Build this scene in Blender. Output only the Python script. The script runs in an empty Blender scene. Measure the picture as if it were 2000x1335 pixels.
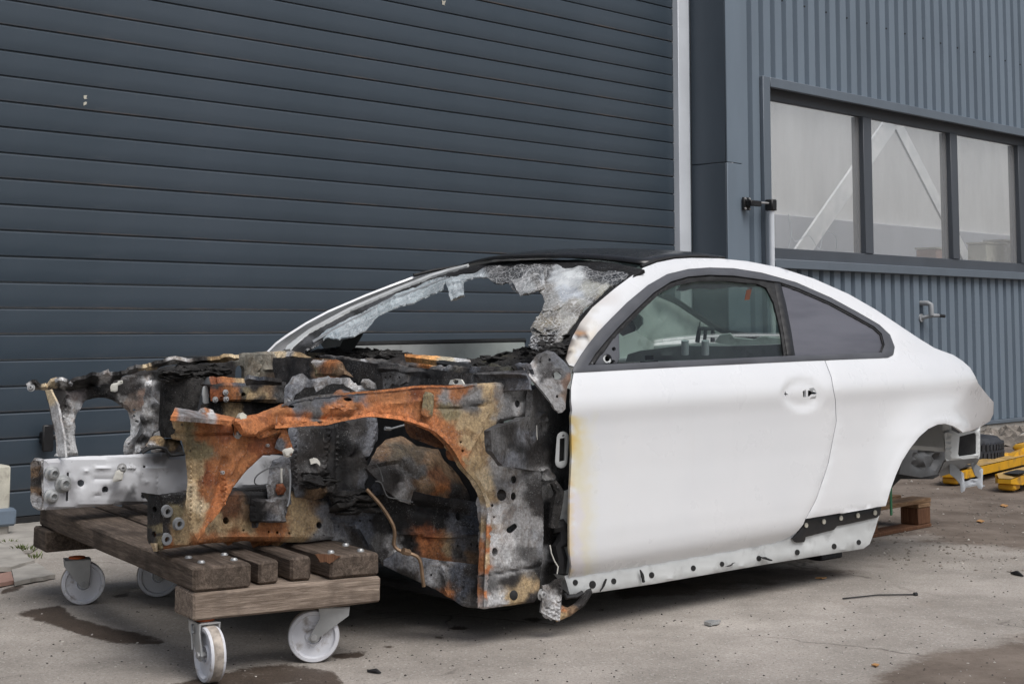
import bpy, math, random
import numpy as np
from mathutils import Vector, Matrix, noise as mnoise
from mathutils.geometry import delaunay_2d_cdt

random.seed(7); RNG = np.random.default_rng(7)
SC = bpy.context.scene
R = math.radians

# ------------------------------------------------------------------ camera, sky, sun, exposure
F = 2979.0; PITCH = R(5.0); CAMH = 0.97; CXP = 1000.0
CYP = 636.0 - F * math.tan(PITCH)
cam_d = bpy.data.cameras.new('camera'); cam = bpy.data.objects.new('camera', cam_d)
SC.collection.objects.link(cam); SC.camera = cam
cam_d.sensor_width = 36.0; cam_d.lens = F / 2000 * 36
cam_d.shift_x = 0.0; cam_d.shift_y = -(667.5 - CYP) / 2000
cam_d.clip_start = 0.05; cam_d.clip_end = 1500
cam.location = (0, 0, CAMH); cam.rotation_euler = (R(90) + PITCH, 0, 0)

SUN_EL, SUN_AZ = 58.0, 140.0          # azimuth: compass style, 0 = +Y, clockwise
w = bpy.data.worlds.new('World'); SC.world = w; w.use_nodes = True
nt = w.node_tree; nt.nodes.clear()
sky = nt.nodes.new('ShaderNodeTexSky'); sky.sky_type = 'NISHITA'; sky.sun_disc = False
sky.sun_elevation = R(SUN_EL); sky.sun_rotation = R(SUN_AZ); sky.dust_density = 4.0; sky.ozone_density = 1.0; sky.air_density = 1.0
hsv = nt.nodes.new('ShaderNodeHueSaturation'); hsv.inputs['Saturation'].default_value = 0.6
bg = nt.nodes.new('ShaderNodeBackground'); bg.inputs['Strength'].default_value = 0.082
wo = nt.nodes.new('ShaderNodeOutputWorld')
nt.links.new(sky.outputs[0], hsv.inputs['Color']); nt.links.new(hsv.outputs[0], bg.inputs['Color']); nt.links.new(bg.outputs[0], wo.inputs[0])
sd = bpy.data.lights.new('sun', 'SUN'); sd.energy = 1.5; sd.angle = R(40); sd.color = (1.0, 0.99, 0.975)
so = bpy.data.objects.new('sun', sd); SC.collection.objects.link(so)
sdir = Vector((math.sin(R(SUN_AZ)) * math.cos(R(SUN_EL)), math.cos(R(SUN_AZ)) * math.cos(R(SUN_EL)), math.sin(R(SUN_EL))))
so.rotation_euler = sdir.to_track_quat('Z', 'Y').to_euler(); so.location = (3, -5, 8)
SC.view_settings.view_transform = 'Standard'; SC.view_settings.look = 'None'
SC.view_settings.exposure = 0.34; SC.view_settings.gamma = 1.0; SC.view_settings.use_curve_mapping = False
SC.render.engine = 'CYCLES'
SC.cycles.max_bounces = 8; SC.cycles.transparent_max_bounces = 12
SC.cycles.use_denoising = True

# ------------------------------------------------------------------ frames and helpers
def unit(v): v = np.array(v, float); return v / np.linalg.norm(v)
class Frame:
    """A place to build in: origin o on the ground, local x along a, local y square to it, z up."""
    def __init__(s, o, ax):
        s.o = np.array(o, float); a = unit([ax[0], ax[1], 0]); s.a = a
        s.b = np.array([-a[1], a[0], 0.0]); s.ang = math.atan2(a[1], a[0])
        s.M = np.array([s.a, s.b, [0, 0, 1.0]])
        s.cam = s.M @ (np.array([0, 0, CAMH]) - s.o)
    def rays(s, uv):
        uv = np.atleast_2d(np.array(uv, float))
        x = (uv[:, 0] - CXP) / F; y = -(uv[:, 1] - CYP) / F
        d = np.stack([x, math.cos(PITCH) - y * math.sin(PITCH), math.sin(PITCH) + y * math.cos(PITCH)], 1)
        d /= d[:, 1:2]
        return d @ s.M.T
    def hit(s, uv, G, k0=2.0, k1=14.0, n=220):
        """where the sight line of each survey point meets the surface G(x,y,z)=0 (first crossing)"""
        d = s.rays(uv); ks = np.linspace(k0, k1, n)
        P = s.cam[None, None, :] + d[:, None, :] * ks[None, :, None]
        g = G(P[..., 0], P[..., 1], P[..., 2])
        sg = np.signbit(g); ch = sg[:, 1:] != sg[:, :-1]
        i = np.where(ch.any(1), ch.argmax(1), np.abs(g).argmin(1).clip(0, n - 2))
        lo = ks[i]; hi = ks[i + 1]
        gl = np.take_along_axis(g, i[:, None], 1)[:, 0]
        for _ in range(34):
            m = (lo + hi) / 2; p = s.cam + d * m[:, None]; gm = G(p[:, 0], p[:, 1], p[:, 2])
            same = np.signbit(gm) == np.signbit(gl); lo = np.where(same, m, lo); hi = np.where(same, hi, m)
        return s.cam + d * ((lo + hi) / 2)[:, None]
    def world(s, p): return s.M.T @ np.array(p, float) + s.o

def X_(v): return lambda x, y, z: x - v + 0 * y
def Y_(v): return lambda x, y, z: y - v + 0 * x
def Z_(v): return lambda x, y, z: z - v + 0 * x
def PL(n, p):
    n = unit(n); p = np.array(p, float)
    return lambda x, y, z: (x - p[0]) * n[0] + (y - p[1]) * n[1] + (z - p[2]) * n[2]
def PL3(a, b, c):
    a, b, c = map(lambda q: np.array(q, float), (a, b, c)); return PL(np.cross(b - a, c - a), a)

def props(o, label=None, cat=None, group=None, kind=None):
    if label: o['label'] = label
    if cat: o['category'] = cat
    if group: o['group'] = group
    if kind: o['kind'] = kind
    return o
def link(o, parent=None):
    SC.collection.objects.link(o)
    if parent is not None: o.parent = parent
    return o
def thing(name, frame_o, ang, label, cat, group=None):
    e = bpy.data.objects.new(name, None); e.empty_display_size = 0.1
    e.location = frame_o; e.rotation_euler = (0, 0, ang); link(e); return props(e, label, cat, group)

class MB:
    """mesh collector"""
    def __init__(s): s.v = []; s.f = []; s.sm = []; s.col = []
    def add(s, v, f, smooth=False, col=None):
        o = len(s.v); s.v += [tuple(map(float, q)) for q in v]; s.f += [tuple(int(i) + o for i in q) for q in f]
        s.sm += [smooth] * len(f)
        s.col += [col if col is not None else (1, 1, 1, 1)] * len(v) if not (isinstance(col, list)) else col
        return s
    def box(s, x0, x1, y0, y1, z0, z1, b=0.0, M=None, col=None):
        x0, x1 = min(x0, x1), max(x0, x1); y0, y1 = min(y0, y1), max(y0, y1); z0, z1 = min(z0, z1), max(z0, z1)
        b = min(b, (x1 - x0) * .45, (y1 - y0) * .45, (z1 - z0) * .45)
        if b <= 0:
            v = [(x, y, z) for z in (z0, z1) for y in (y0, y1) for x in (x0, x1)]
            f = [(0, 2, 3, 1), (4, 5, 7, 6), (0, 1, 5, 4), (2, 6, 7, 3), (0, 4, 6, 2), (1, 3, 7, 5)]
        else:
            v = []; idx = {}
            for cx in (0, 1):
                for cy in (0, 1):
                    for cz in (0, 1):
                        p = ((x0, x1)[cx], (y0, y1)[cy], (z0, z1)[cz]); q = ((x0 + b, x1 - b)[cx], (y0 + b, y1 - b)[cy], (z0 + b, z1 - b)[cz])
                        for a in range(3):
                            t = list(q); t[a] = p[a]; idx[(cx, cy, cz, a)] = len(v); v.append(tuple(t))
            f = []
            for a in range(3):
                o1, o2 = [k for k in range(3) if k != a]
                for sd_ in (0, 1):
                    lp = []
                    for (i, j) in ((0, 0), (1, 0), (1, 1), (0, 1)):
                        c = [0, 0, 0]; c[a] = sd_; c[o1] = i; c[o2] = j; lp.append(idx[(*c, a)])
                    if (sd_ == 1) == (a == 1): lp = lp[::-1]
                    f.append(tuple(lp))
                for (i, j) in ((0, 0), (0, 1), (1, 0), (1, 1)):
                    c0 = [0, 0, 0]; c0[o1] = i; c0[o2] = j; c1 = list(c0); c1[a] = 1
                    lp = [idx[(*c0, o1)], idx[(*c1, o1)], idx[(*c1, o2)], idx[(*c0, o2)]]
                    # orientation
                    pv = [np.array(v[k]) for k in lp]; n = np.cross(pv[1] - pv[0], pv[2] - pv[0])
                    ctr = sum(pv) / 4 - np.array([(x0 + x1) / 2, (y0 + y1) / 2, (z0 + z1) / 2])
                    f.append(tuple(lp if n @ ctr > 0 else lp[::-1]))
            for cx in (0, 1):
                for cy in (0, 1):
                    for cz in (0, 1):
                        lp = [idx[(cx, cy, cz, a)] for a in range(3)]
                        pv = [np.array(v[k]) for k in lp]; n = np.cross(pv[1] - pv[0], pv[2] - pv[0])
                        ctr = pv[0] - np.array([(x0 + x1) / 2, (y0 + y1) / 2, (z0 + z1) / 2])
                        f.append(tuple(lp if n @ ctr > 0 else lp[::-1]))
        if M is not None: v = [tuple(M @ Vector(p)) for p in v]
        return s.add(v, f, False, col)
    def tube(s, pts, r, n=8, caps=True, col=None, closed=False):
        pts = [Vector(p) for p in pts]; m = len(pts); rs = r if isinstance(r, (list, tuple)) else [r] * m
        up = None; v = []; f = []
        for i in range(m):
            if closed: t = pts[(i + 1) % m] - pts[i - 1]
            else: t = (pts[min(i + 1, m - 1)] - pts[max(i - 1, 0)])
            t.normalize()
            if up is None:
                up = Vector((0, 0, 1)) if abs(t.z) < .9 else Vector((1, 0, 0))
            sx = t.cross(up); sx.normalize(); up = sx.cross(t); up.normalize()
            for k in range(n):
                a = 2 * math.pi * k / n; v.append(pts[i] + (sx * math.cos(a) + up * math.sin(a)) * rs[i])
        for i in range(m if closed else m - 1):
            for k in range(n):
                a, b = i * n + k, i * n + (k + 1) % n; c, d = ((i + 1) % m) * n + (k + 1) % n, ((i + 1) % m) * n + k
                f.append((a, b, c, d))
        s.add(v, f, True, col)
        if caps and not closed:
            s.add(v[:n], [tuple(range(n))[::-1]], False, col); s.add(v[-n:], [tuple(range(n))], False, col)
        return s
    def lathe(s, prof, c, ax, n=24, col=None, smooth=True):
        """prof: (radius, offset along axis)"""
        ax = Vector(ax).normalized(); u = ax.orthogonal().normalized(); q = ax.cross(u); c = Vector(c); v = []; f = []
        for (r, h) in prof:
            for k in range(n):
                a = 2 * math.pi * k / n; v.append(c + ax * h + (u * math.cos(a) + q * math.sin(a)) * r)
        for i in range(len(prof) - 1):
            for k in range(n):
                f.append((i * n + k, i * n + (k + 1) % n, (i + 1) * n + (k + 1) % n, (i + 1) * n + k))
        return s.add(v, f, smooth, col)
    def build(s, name, mat, parent=None, **kw):
        me = bpy.data.meshes.new(name); me.from_pydata(s.v, [], s.f); me.polygons.foreach_set('use_smooth', s.sm)
        if any(c != (1, 1, 1, 1) for c in s.col):
            at = me.color_attributes.new('Col', 'FLOAT_COLOR', 'POINT'); at.data.foreach_set('color', [c for q in s.col for c in q])
        me.materials.append(mat); me.update()
        if kw.pop('fix', True):
            import bmesh
            bm = bmesh.new(); bm.from_mesh(me); bmesh.ops.recalc_face_normals(bm, faces=bm.faces); bm.to_mesh(me); bm.free()
        sharp = kw.pop('sharp', 40)
        me.set_sharp_from_angle(angle=R(sharp))
        return props(link(bpy.data.objects.new(name, me), parent), **kw)

def s2l(c): 
    c = np.array(c, float) / 255.0
    return np.where(c <= .04045, c / 12.92, ((c + .055) / 1.055) ** 2.4)
def inside(P, poly):
    x, y = P[:, 0], P[:, 1]; n = len(poly); r = np.zeros(len(P), bool); j = n - 1
    for i in range(n):
        xi, yi = poly[i]; xj, yj = poly[j]
        c = ((yi > y) != (yj > y)) & (x < (xj - xi) * (y - yi) / ((yj - yi) if yj != yi else 1e-9) + xi)
        r ^= c; j = i
    return r
def segdist(P, poly, closed=True):
    D = np.full(len(P), 1e9); n = len(poly); poly = np.array(poly, float)
    for i in range(n if closed else n - 1):
        a = poly[i]; b = poly[(i + 1) % n]; ab = b - a; L = ab @ ab
        t = np.clip(((P - a) @ ab) / (L if L > 0 else 1), 0, 1); D = np.minimum(D, np.linalg.norm(P - (a + t[:, None] * ab), axis=1))
    return D
def dens(poly, res, closed=True, rag=0.0, smooth=False, seed=0):
    poly = np.array(poly, float); n = len(poly)
    if smooth:
        o = []
        for i in range(n if closed else n - 1):
            p0, p1, p2, p3 = (poly[(i + k) % n] if closed else poly[min(max(i + k, 0), n - 1)] for k in (-1, 0, 1, 2))
            m = max(2, int(np.linalg.norm(p2 - p1) / res))
            for k in range(m):
                t = k / m; o.append(.5 * ((2 * p1) + (-p0 + p2) * t + (2 * p0 - 5 * p1 + 4 * p2 - p3) * t * t + (-p0 + 3 * p1 - 3 * p2 + p3) * t ** 3))
        if not closed: o.append(poly[-1])
        o = np.array(o)
    else:
        o = []
        for i in range(n if closed else n - 1):
            a = poly[i]; b = poly[(i + 1) % n]; m = max(1, int(round(np.linalg.norm(b - a) / res)))
            o += [a + (b - a) * k / m for k in range(m)]
        if not closed: o.append(poly[-1])
        o = np.array(o)
    if rag > 0:
        for i in range(len(o)):
            q = Vector((o[i][0] * .11, o[i][1] * .11, seed * 3.7)); q2 = Vector((o[i][0] * .35, o[i][1] * .35, seed * 3.7))
            o[i] += rag * (np.array(mnoise.noise_vector(q)[:2]) + .6 * np.array(mnoise.noise_vector(q2)[:2]))
    return o
def ell(u, v, ru, rv=None, n=14, rot=0.0):
    rv = rv or ru; c, s_ = math.cos(R(rot)), math.sin(R(rot)); o = []
    for k in range(n):
        a = 2 * math.pi * k / n; x, y = ru * math.cos(a), rv * math.sin(a); o.append((u + x * c - y * s_, v + x * s_ + y * c))
    return o
def slotp(u, v, L, r, rot=0, n=6):
    o = []; c, s_ = math.cos(R(rot)), math.sin(R(rot))
    for sgn in (1, -1):
        for k in range(n + 1):
            a = -math.pi / 2 + math.pi * k / n + (0 if sgn > 0 else math.pi); x, y = sgn * L + r * math.cos(a), r * math.sin(a); o.append((u + x * c - y * s_, v + x * s_ + y * c))
    return o
def fnoise(P, sc, seed=0, octv=3):
    return np.array([mnoise.fractal(Vector((p[0] * sc + seed * 7.13, p[1] * sc - seed * 3.1, (p[2] * sc if len(p) > 2 else 0) + seed)), 1.0, 2.0, octv) for p in P])

PAL = dict(rust=(166, 110, 70), rusto=(198, 128, 82), rustd=(112, 77, 54), rustr=(136, 80, 50), tan=(178, 156, 122), tanl=(222, 204, 172), olive=(136, 126, 98),
           grey=(144, 144, 145), greyd=(94, 94, 95), lgrey=(196, 197, 199), white=(226, 228, 230), soot=(22, 22, 24), char=(44, 42, 42), charb=(54, 52, 52),
           ash=(138, 140, 144), ashb=(102, 105, 112), blue=(74, 79, 89), brown=(128, 106, 84), cream=(214, 204, 178), yel=(212, 184, 110))
PALL = {k: s2l(v) / 1.08 for k, v in PAL.items()}

def sheet(name, fr, parent, mat, outline, G, th=0.003, res=8.0, holes=(), pillow=None, emboss=(), dent=(0, 1), rag=0.0, smooth=False,
          anchors=None, aw=14.0, apow=3.2, k=(2.0, 14.0), seed=0, flip=False, mirror=None, post=None, sharp=35, **kw):
    """A pressed sheet: outline surveyed as a polygon, meshed, laid on the surface G, given edges, thickness, holes and stampings."""
    O_ = dens(outline, res, True, rag, smooth, seed); Hs = [np.array(h, float) for h in holes]
    mn, mx = O_.min(0), O_.max(0)
    gx = np.arange(mn[0] + res * .5, mx[0], res); gy = np.arange(mn[1] + res * .5, mx[1], res * .9)
    gp = np.array([(x + (res * .5 if j % 2 else 0), y) for j, y in enumerate(gy) for x in gx]).reshape(-1, 2)
    if len(gp):
        kp = inside(gp, O_) & (segdist(gp, O_) > res * .45)
        for h in Hs: kp &= ~inside(gp, h) & (segdist(gp, h) > res * .3)
        gp = gp[kp]
    pts = [tuple(p) for p in O_]; ed = [(i, (i + 1) % len(O_)) for i in range(len(O_))]
    for h in Hs:
        b = len(pts); pts += [tuple(p) for p in h]; ed += [(b + i, b + (i + 1) % len(h)) for i in range(len(h))]
    pts += [tuple(p) for p in gp]
    V2, _, T, *_r = delaunay_2d_cdt([Vector(p) for p in pts], ed, [], 0, 1e-4)
    V2 = np.array([(p.x, p.y) for p in V2]); T = np.array([t for t in T if len(t) == 3])
    cen = V2[T].mean(1); kp = inside(cen, O_)
    for h in Hs: kp &= ~inside(cen, h)
    T = T[kp]; used = np.unique(T); rm = -np.ones(len(V2), int); rm[used] = np.arange(len(used)); V2 = V2[used]; T = rm[T]
    P = fr.hit(V2, G, k[0], k[1])
    def normals(P):
        fn = np.cross(P[T[:, 1]] - P[T[:, 0]], P[T[:, 2]] - P[T[:, 0]]); N = np.zeros_like(P)
        for c in range(3): np.add.at(N, T[:, c], fn)
        return N / (np.linalg.norm(N, axis=1, keepdims=True) + 1e-12)
    N = normals(P); vd = (N * (fr.cam - P)).sum(1).mean()
    if (vd < 0) != flip: T = T[:, ::-1]; N = -N
    off = np.zeros(len(P))
    if pillow:
        d = segdist(V2, O_); off -= pillow[1] * (1 - np.clip(d / pillow[0], 0, 1)) ** 2
        if len(pillow) > 2:
            for h in Hs: off -= pillow[2] * (1 - np.clip(segdist(V2, h) / pillow[0], 0, 1)) ** 2
    for e in emboss:           # (polyline, half width px, height m [, closed])
        d = segdist(V2, e[0], len(e) > 3 and e[3] == 'ring')
        if len(e) > 3 and e[3] == 'area':
            d = np.where(inside(V2, e[0]), 0, segdist(V2, e[0]))
        t = np.clip(d / e[1], 0, 1); off += e[2] * (1 - t * t * (3 - 2 * t))
    if dent[0]: off += dent[0] * fnoise(P, dent[1], seed)
    P = P + N * off[:, None]
    if post is not None: P = post(P, V2)
    col = None
    if anchors is not None:
        wv = V2 + 4.5 * np.array([mnoise.noise_vector(Vector((p[0] * .22, p[1] * .22, seed + 2)))[:2] for p in V2]) + aw * np.array([mnoise.noise_vector(Vector((p[0] * .03, p[1] * .03, seed)))[:2] for p in V2]) + .5 * aw * np.array([mnoise.noise_vector(Vector((p[0] * .09, p[1] * .09, seed + 5)))[:2] for p in V2])
        A_ = np.array([(a[0], a[1]) for a in anchors], float); C_ = np.array([PALL[a[2]] if isinstance(a[2], str) else s2l(a[2]) / .92 for a in anchors])
        W_ = 1 / (((wv[:, None, :] - A_[None]) ** 2).sum(2) + 16.0) ** apow; W_ /= W_.sum(1, keepdims=True); col = W_ @ C_
    if mirror is not None:
        P = P.copy(); P[:, 1] = 2 * mirror - P[:, 1]; T = T[:, ::-1]; N = normals(P)
    N = normals(P)
    # boundary edges
    E = np.concatenate([T[:, [0, 1]], T[:, [1, 2]], T[:, [2, 0]]]); key = E[:, 0] * len(P) + E[:, 1]; rk = E[:, 1] * len(P) + E[:, 0]
    B = E[~np.isin(key, rk)]
    n = len(P); Q = P - N * th
    V = [P, Q, P[B[:, 0]], P[B[:, 1]], Q[B[:, 0]], Q[B[:, 1]]]; m = len(B); o = 2 * n
    faces = [tuple(t) for t in T] + [tuple(t + n) for t in T[:, ::-1]]
    faces += [(o + i, o + 2 * m + i, o + 3 * m + i, o + m + i) for i in range(m)]
    V = np.concatenate(V)
    me = bpy.data.meshes.new(name); me.from_pydata(V.tolist(), [], faces)
    me.polygons.foreach_set('use_smooth', [True] * (2 * len(T)) + [False] * m)
    if col is not None:
        c4 = np.concatenate([col, np.ones((n, 1))], 1); cc = np.concatenate([c4, c4, c4[B[:, 0]], c4[B[:, 1]], c4[B[:, 0]], c4[B[:, 1]]])
        at = me.color_attributes.new('Col', 'FLOAT_COLOR', 'POINT'); at.data.foreach_set('color', cc.ravel())
    me.materials.append(mat); me.update(); me.set_sharp_from_angle(angle=R(sharp))
    return props(link(bpy.data.objects.new(name, me), parent), **kw)

# ------------------------------------------------------------------ materials
class NT:
    def __init__(s, name):
        s.m = bpy.data.materials.new(name); s.m.use_nodes = True; s.t = s.m.node_tree; s.t.nodes.clear()
        s.out = s.n('ShaderNodeOutputMaterial'); s.b = s.n('ShaderNodeBsdfPrincipled'); s.l(s.b.outputs[0], s.out.inputs[0])
        s.co = s.n('ShaderNodeTexCoord').outputs['Object']
    def n(s, t, **k):
        q = s.t.nodes.new(t)
        for a, b in k.items(): setattr(q, a, b)
        return q
    def l(s, a, b): s.t.links.new(a, b)
    def setv(s, sock, v):
        if hasattr(v, 'node'): s.l(v, sock)
        elif isinstance(v, (tuple, list, np.ndarray)) and len(v) == 3 and sock.type == 'RGBA': sock.default_value = (*[float(x) for x in v], 1)
        else: sock.default_value = v
    def noise(s, sc, det=4, rough=.55, vec=None, scale3=None, dist=0.0):
        q = s.n('ShaderNodeTexNoise'); q.inputs['Scale'].default_value = sc; q.inputs['Detail'].default_value = det; q.inputs['Roughness'].default_value = rough; q.inputs['Distortion'].default_value = dist
        v = vec if vec is not None else s.co
        if scale3:
            mp = s.n('ShaderNodeMapping'); mp.inputs['Scale'].default_value = scale3; s.l(v, mp.inputs[0]); v = mp.outputs[0]
        s.l(v, q.inputs['Vector']); return q.outputs['Fac']
    def vor(s, sc, feat='F1', vec=None):
        q = s.n('ShaderNodeTexVoronoi', feature=feat); q.inputs['Scale'].default_value = sc; s.l(vec if vec is not None else s.co, q.inputs['Vector']); return q.outputs['Distance']
    def ramp(s, f, a, b, lo=0.0, hi=1.0):
        q = s.n('ShaderNodeMapRange', interpolation_type='SMOOTHSTEP'); q.inputs[1].default_value = a; q.inputs[2].default_value = b; q.inputs[3].default_value = lo; q.inputs[4].default_value = hi; s.l(f, q.inputs[0]); return q.outputs[0]
    def mix(s, f, a, b, mode='MIX'):
        q = s.n('ShaderNodeMix', data_type='RGBA', blend_type=mode); s.setv(q.inputs[0], f); s.setv(q.inputs[6], a); s.setv(q.inputs[7], b); return q.outputs[2]
    def math(s, op, a, b=0.0):
        q = s.n('ShaderNodeMath', operation=op); s.setv(q.inputs[0], a); s.setv(q.inputs[1], b); return q.outputs[0]
    def attr(s, nm): return s.n('ShaderNodeAttribute', attribute_name=nm)
    def bump(s, h, st=.3, d=.002):
        q = s.n('ShaderNodeBump'); q.inputs['Strength'].default_value = st; q.inputs['Distance'].default_value = d; s.l(h, q.inputs['Height']); s.l(q.outputs[0], s.b.inputs['Normal']); return q
    def set(s, **k):
        for a, v in k.items(): s.setv(s.b.inputs[{'col': 'Base Color', 'rough': 'Roughness', 'metal': 'Metallic', 'spec': 'Specular IOR Level', 'coat': 'Coat Weight', 'coatr': 'Coat Roughness', 'trans': 'Transmission Weight', 'alpha': 'Alpha'}[a]], v)
        return s

def simple(name, c, rough=.5, metal=0.0, var=.12, sc=6.0, bump=0.0, coat=0.0, spec=.5, dirt=None):
    m = NT(name); c = np.array(c, float); nz = m.noise(sc, 5)
    col = m.mix(m.ramp(nz, .3, .7), c * (1 - var), np.minimum(c * (1 + var), 1))
    if dirt: col = m.mix(m.ramp(m.noise(dirt[1], 6, .65), .52, .72, 0, dirt[2]), col, dirt[0])
    m.set(col=col, rough=m.ramp(m.noise(sc * 3, 3), .2, .8, rough * .85, min(1, rough * 1.15)), metal=metal, coat=coat, spec=spec)
    if coat: m.set(coatr=.06)
    if bump: m.bump(m.noise(sc * 12, 4), bump)
    return m.m

def burnt_mat(nm='burnt_metal', sk=.88, nk=1.0):
    m = NT(nm); c = m.attr('Col').outputs['Color']
    n1 = m.noise(24, 8, .72, dist=.5); n2 = m.noise(130, 5, .75); n3 = m.noise(9, 5, .65); n4 = m.noise(48, 7, .75, scale3=(1, 1, .35))
    mul = lambda x, k: m.mix(1.0, x, k, 'MULTIPLY')
    c = m.mix(m.ramp(n1, .30, .68), mul(c, (1 - .26 * nk,) * 3), mul(c, (1 + .34 * nk, 1 + .33 * nk, 1 + .31 * nk)))
    c = m.mix(m.ramp(n4, .46, .62), c, mul(c, (1 - .38 * nk, 1 - .40 * nk, 1 - .42 * nk)))
    c = m.mix(m.ramp(n2, .36, .64), mul(c, (1 - .32 * nk, 1 - .34 * nk, 1 - .35 * nk)), mul(c, (1 + .32 * nk,) * 3))
    c = m.mix(m.ramp(m.noise(11, 9, .74, dist=1.2), .50, .62, 0, .8), c, mul(c, (.62, .54, .48)))
    soot = m.math('MULTIPLY', m.ramp(m.noise(15, 9, .78, dist=.8), .565, .64), sk)
    c = m.mix(soot, c, (.017, .016, .016))
    ash = m.math('MULTIPLY', m.ramp(m.noise(190, 4, .85), .57, .66), m.ramp(n3, .44, .58))
    c = m.mix(m.math('MULTIPLY', ash, .7), c, (.34, .345, .35))
    str_ = m.ramp(m.noise(20, 8, .75, scale3=(4, 4, .4)), .60, .70, 0, .28); c = m.mix(str_, c, (.42, .40, .37))
    pit = m.ramp(m.vor(150), .0, .15, .0, 1.0)
    c = mul(c, m.mix(pit, (.42, .38, .35), (1, 1, 1)))
    m.set(col=c, rough=m.ramp(n1, .3, .7, .50, .9), spec=.4, metal=0.0)
    m.bump(m.math('ADD', m.math('MULTIPLY', n2, .7), n1), .7, .005)
    return m.m
def char_mat():
    m = NT('charred_crust'); n1 = m.noise(30, 7, .7); n2 = m.noise(150, 4, .7)
    c = m.mix(m.ramp(n1, .3, .7), (.008, .008, .008), (.05, .047, .045))
    c = m.mix(m.math('MULTIPLY', m.ramp(n2, .6, .72), .6), c, (.33, .33, .34))
    m.set(col=c, rough=.85, spec=.3); m.bump(m.math('ADD', n1, n2), .9, .006); return m.m
def white_paint():
    m = NT('white_car_paint'); n = m.noise(2.5, 4)
    c = m.mix(m.ramp(n, .3, .7), (.765, .78, .80), (.80, .81, .825))
    a = m.attr('Col'); c = m.mix(1.0, c, a.outputs['Color'], 'MULTIPLY')
    d = m.ramp(m.noise(60, 8, .75), .60, .75, 0, .02); c = m.mix(d, c, (.45, .44, .42)); d2 = m.ramp(m.noise(5, 8, .75, scale3=(3, 3, .35)), .55, .75, 0, .06); c = m.mix(d2, c, (.5, .47, .43)); d3 = m.ramp(m.noise(260, 3, .8), .66, .72, 0, .35); c = m.mix(d3, c, (.35, .32, .28))
    m.set(col=c, rough=m.ramp(m.noise(8, 5), .3, .7, .26, .36), coat=.8, coatr=.06, spec=.45); return m.m
def wood_mat(name, c1, c2, ax=(1, 14, 14)):
    m = NT(name); g = m.noise(5, 8, .7, scale3=ax, dist=.8); g2 = m.noise(18, 6, .7, scale3=ax); st = m.noise(4, 5, .6)
    c = m.mix(m.ramp(g, .3, .72), c1, c2); c = m.mix(m.ramp(g2, .4, .7), m.mix(1.0, c, (.62, .6, .58), 'MULTIPLY'), c)
    c = m.mix(m.ramp(st, .5, .66, 0, .7), c, np.array(c1) * .45)
    m.set(col=c, rough=.85, spec=.25); m.bump(m.math('ADD', g, g2), .6, .004); return m.m
M = {}
M['burnt'] = burnt_mat(); M['scorched'] = burnt_mat('scorched_metal', .42, .72); M['deckpaint'] = simple('white_deck_paint', (.80, .805, .815), .3, coat=.35, var=.03); M['char'] = char_mat(); M['paint'] = white_paint()  # rear deck has plain white paint without vertex colours
def door_mat():
    m = NT('garage_door_paint'); oi = m.n('ShaderNodeObjectInfo').outputs['Random']
    n = m.noise(1.3, 5, .6, scale3=(1, 1, 2.5)); c = m.mix(m.ramp(n, .25, .75), (.037, .054, .072), (.047, .065, .086))
    c = m.mix(m.ramp(oi, 0, 1, 0, .22), c, (.058, .074, .092))
    d = m.ramp(m.noise(3.0, 8, .75, scale3=(1, 1, 6)), .55, .8, 0, .22); c = m.mix(d, c, (.14, .145, .15))
    d = m.ramp(m.noise(7.0, 8, .75, scale3=(2.2, 1, .25)), .56, .75, 0, .22); c = m.mix(d, c, (.105, .11, .11))
    sx = m.n('ShaderNodeSeparateXYZ'); m.l(m.co, sx.inputs[0]); e = m.math('MULTIPLY', m.ramp(sx.outputs['Z'], .012, .0, 0, 1), m.ramp(oi, .55, .9, .15, 1.0)); e = m.math('MULTIPLY', e, m.ramp(m.noise(2.5, 7, .7), .40, .62)); c = m.mix(m.math('MULTIPLY', e, .75), c, (.17, .13, .105))
    m.set(col=c, rough=m.ramp(n, .3, .7, .32, .42), spec=.6); m.bump(m.noise(420, 2), .12, .001); return m.m
M['door'] = door_mat()
def clad_mat(name, c):
    m = NT(name); n = m.noise(1.2, 5, .6, scale3=(2, 2, .6)); c = np.array(c); k = m.mix(m.ramp(n, .25, .75), c * .92, c * 1.08)
    d = m.ramp(m.noise(6, 8, .7, scale3=(6, 6, .5)), .55, .8, 0, .25); k = m.mix(d, k, c * .72)
    m.set(col=k, rough=.5, spec=.45); return m.m
M['clad'] = clad_mat('cladding_paint', (.165, .208, .255)); M['flash'] = clad_mat('flashing_paint', (.13, .158, .19)); M['frame'] = clad_mat('window_frame_paint', (.075, .085, .10))
M['flashshade'] = clad_mat('shaded_flashing_paint', (.075, .095, .118))  # flashing paint darkened for the shade on the return wall
M['alu'] = simple('pale_aluminium', (.66, .70, .75), .4, 0, .06, 3)
M['black'] = simple('black_plastic', (.012, .012, .013), .45, 0, .2, 20)
M['rubber'] = simple('black_rubber', (.014, .014, .015), .7, 0, .25, 20, .3)
M['trim'] = simple('satin_window_trim', (.085, .088, .098), .42, 0, .1, 10)
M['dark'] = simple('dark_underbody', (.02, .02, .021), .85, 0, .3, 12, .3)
M['sealer'] = simple('grey_primer', (.30, .315, .33), .5, 0, .15, 7, .1, dirt=((.12, .12, .12), 12, .5))
M['greydark'] = simple('dull_grey_underseal', (.085, .088, .092), .6, 0, .2, 9, .1, dirt=((.04, .04, .04), 7, .6))
M['whitein'] = simple('white_inner_panel', (.62, .64, .64), .5, 0, .1, 5, 0, dirt=((.25, .25, .24), 9, .5))
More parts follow.
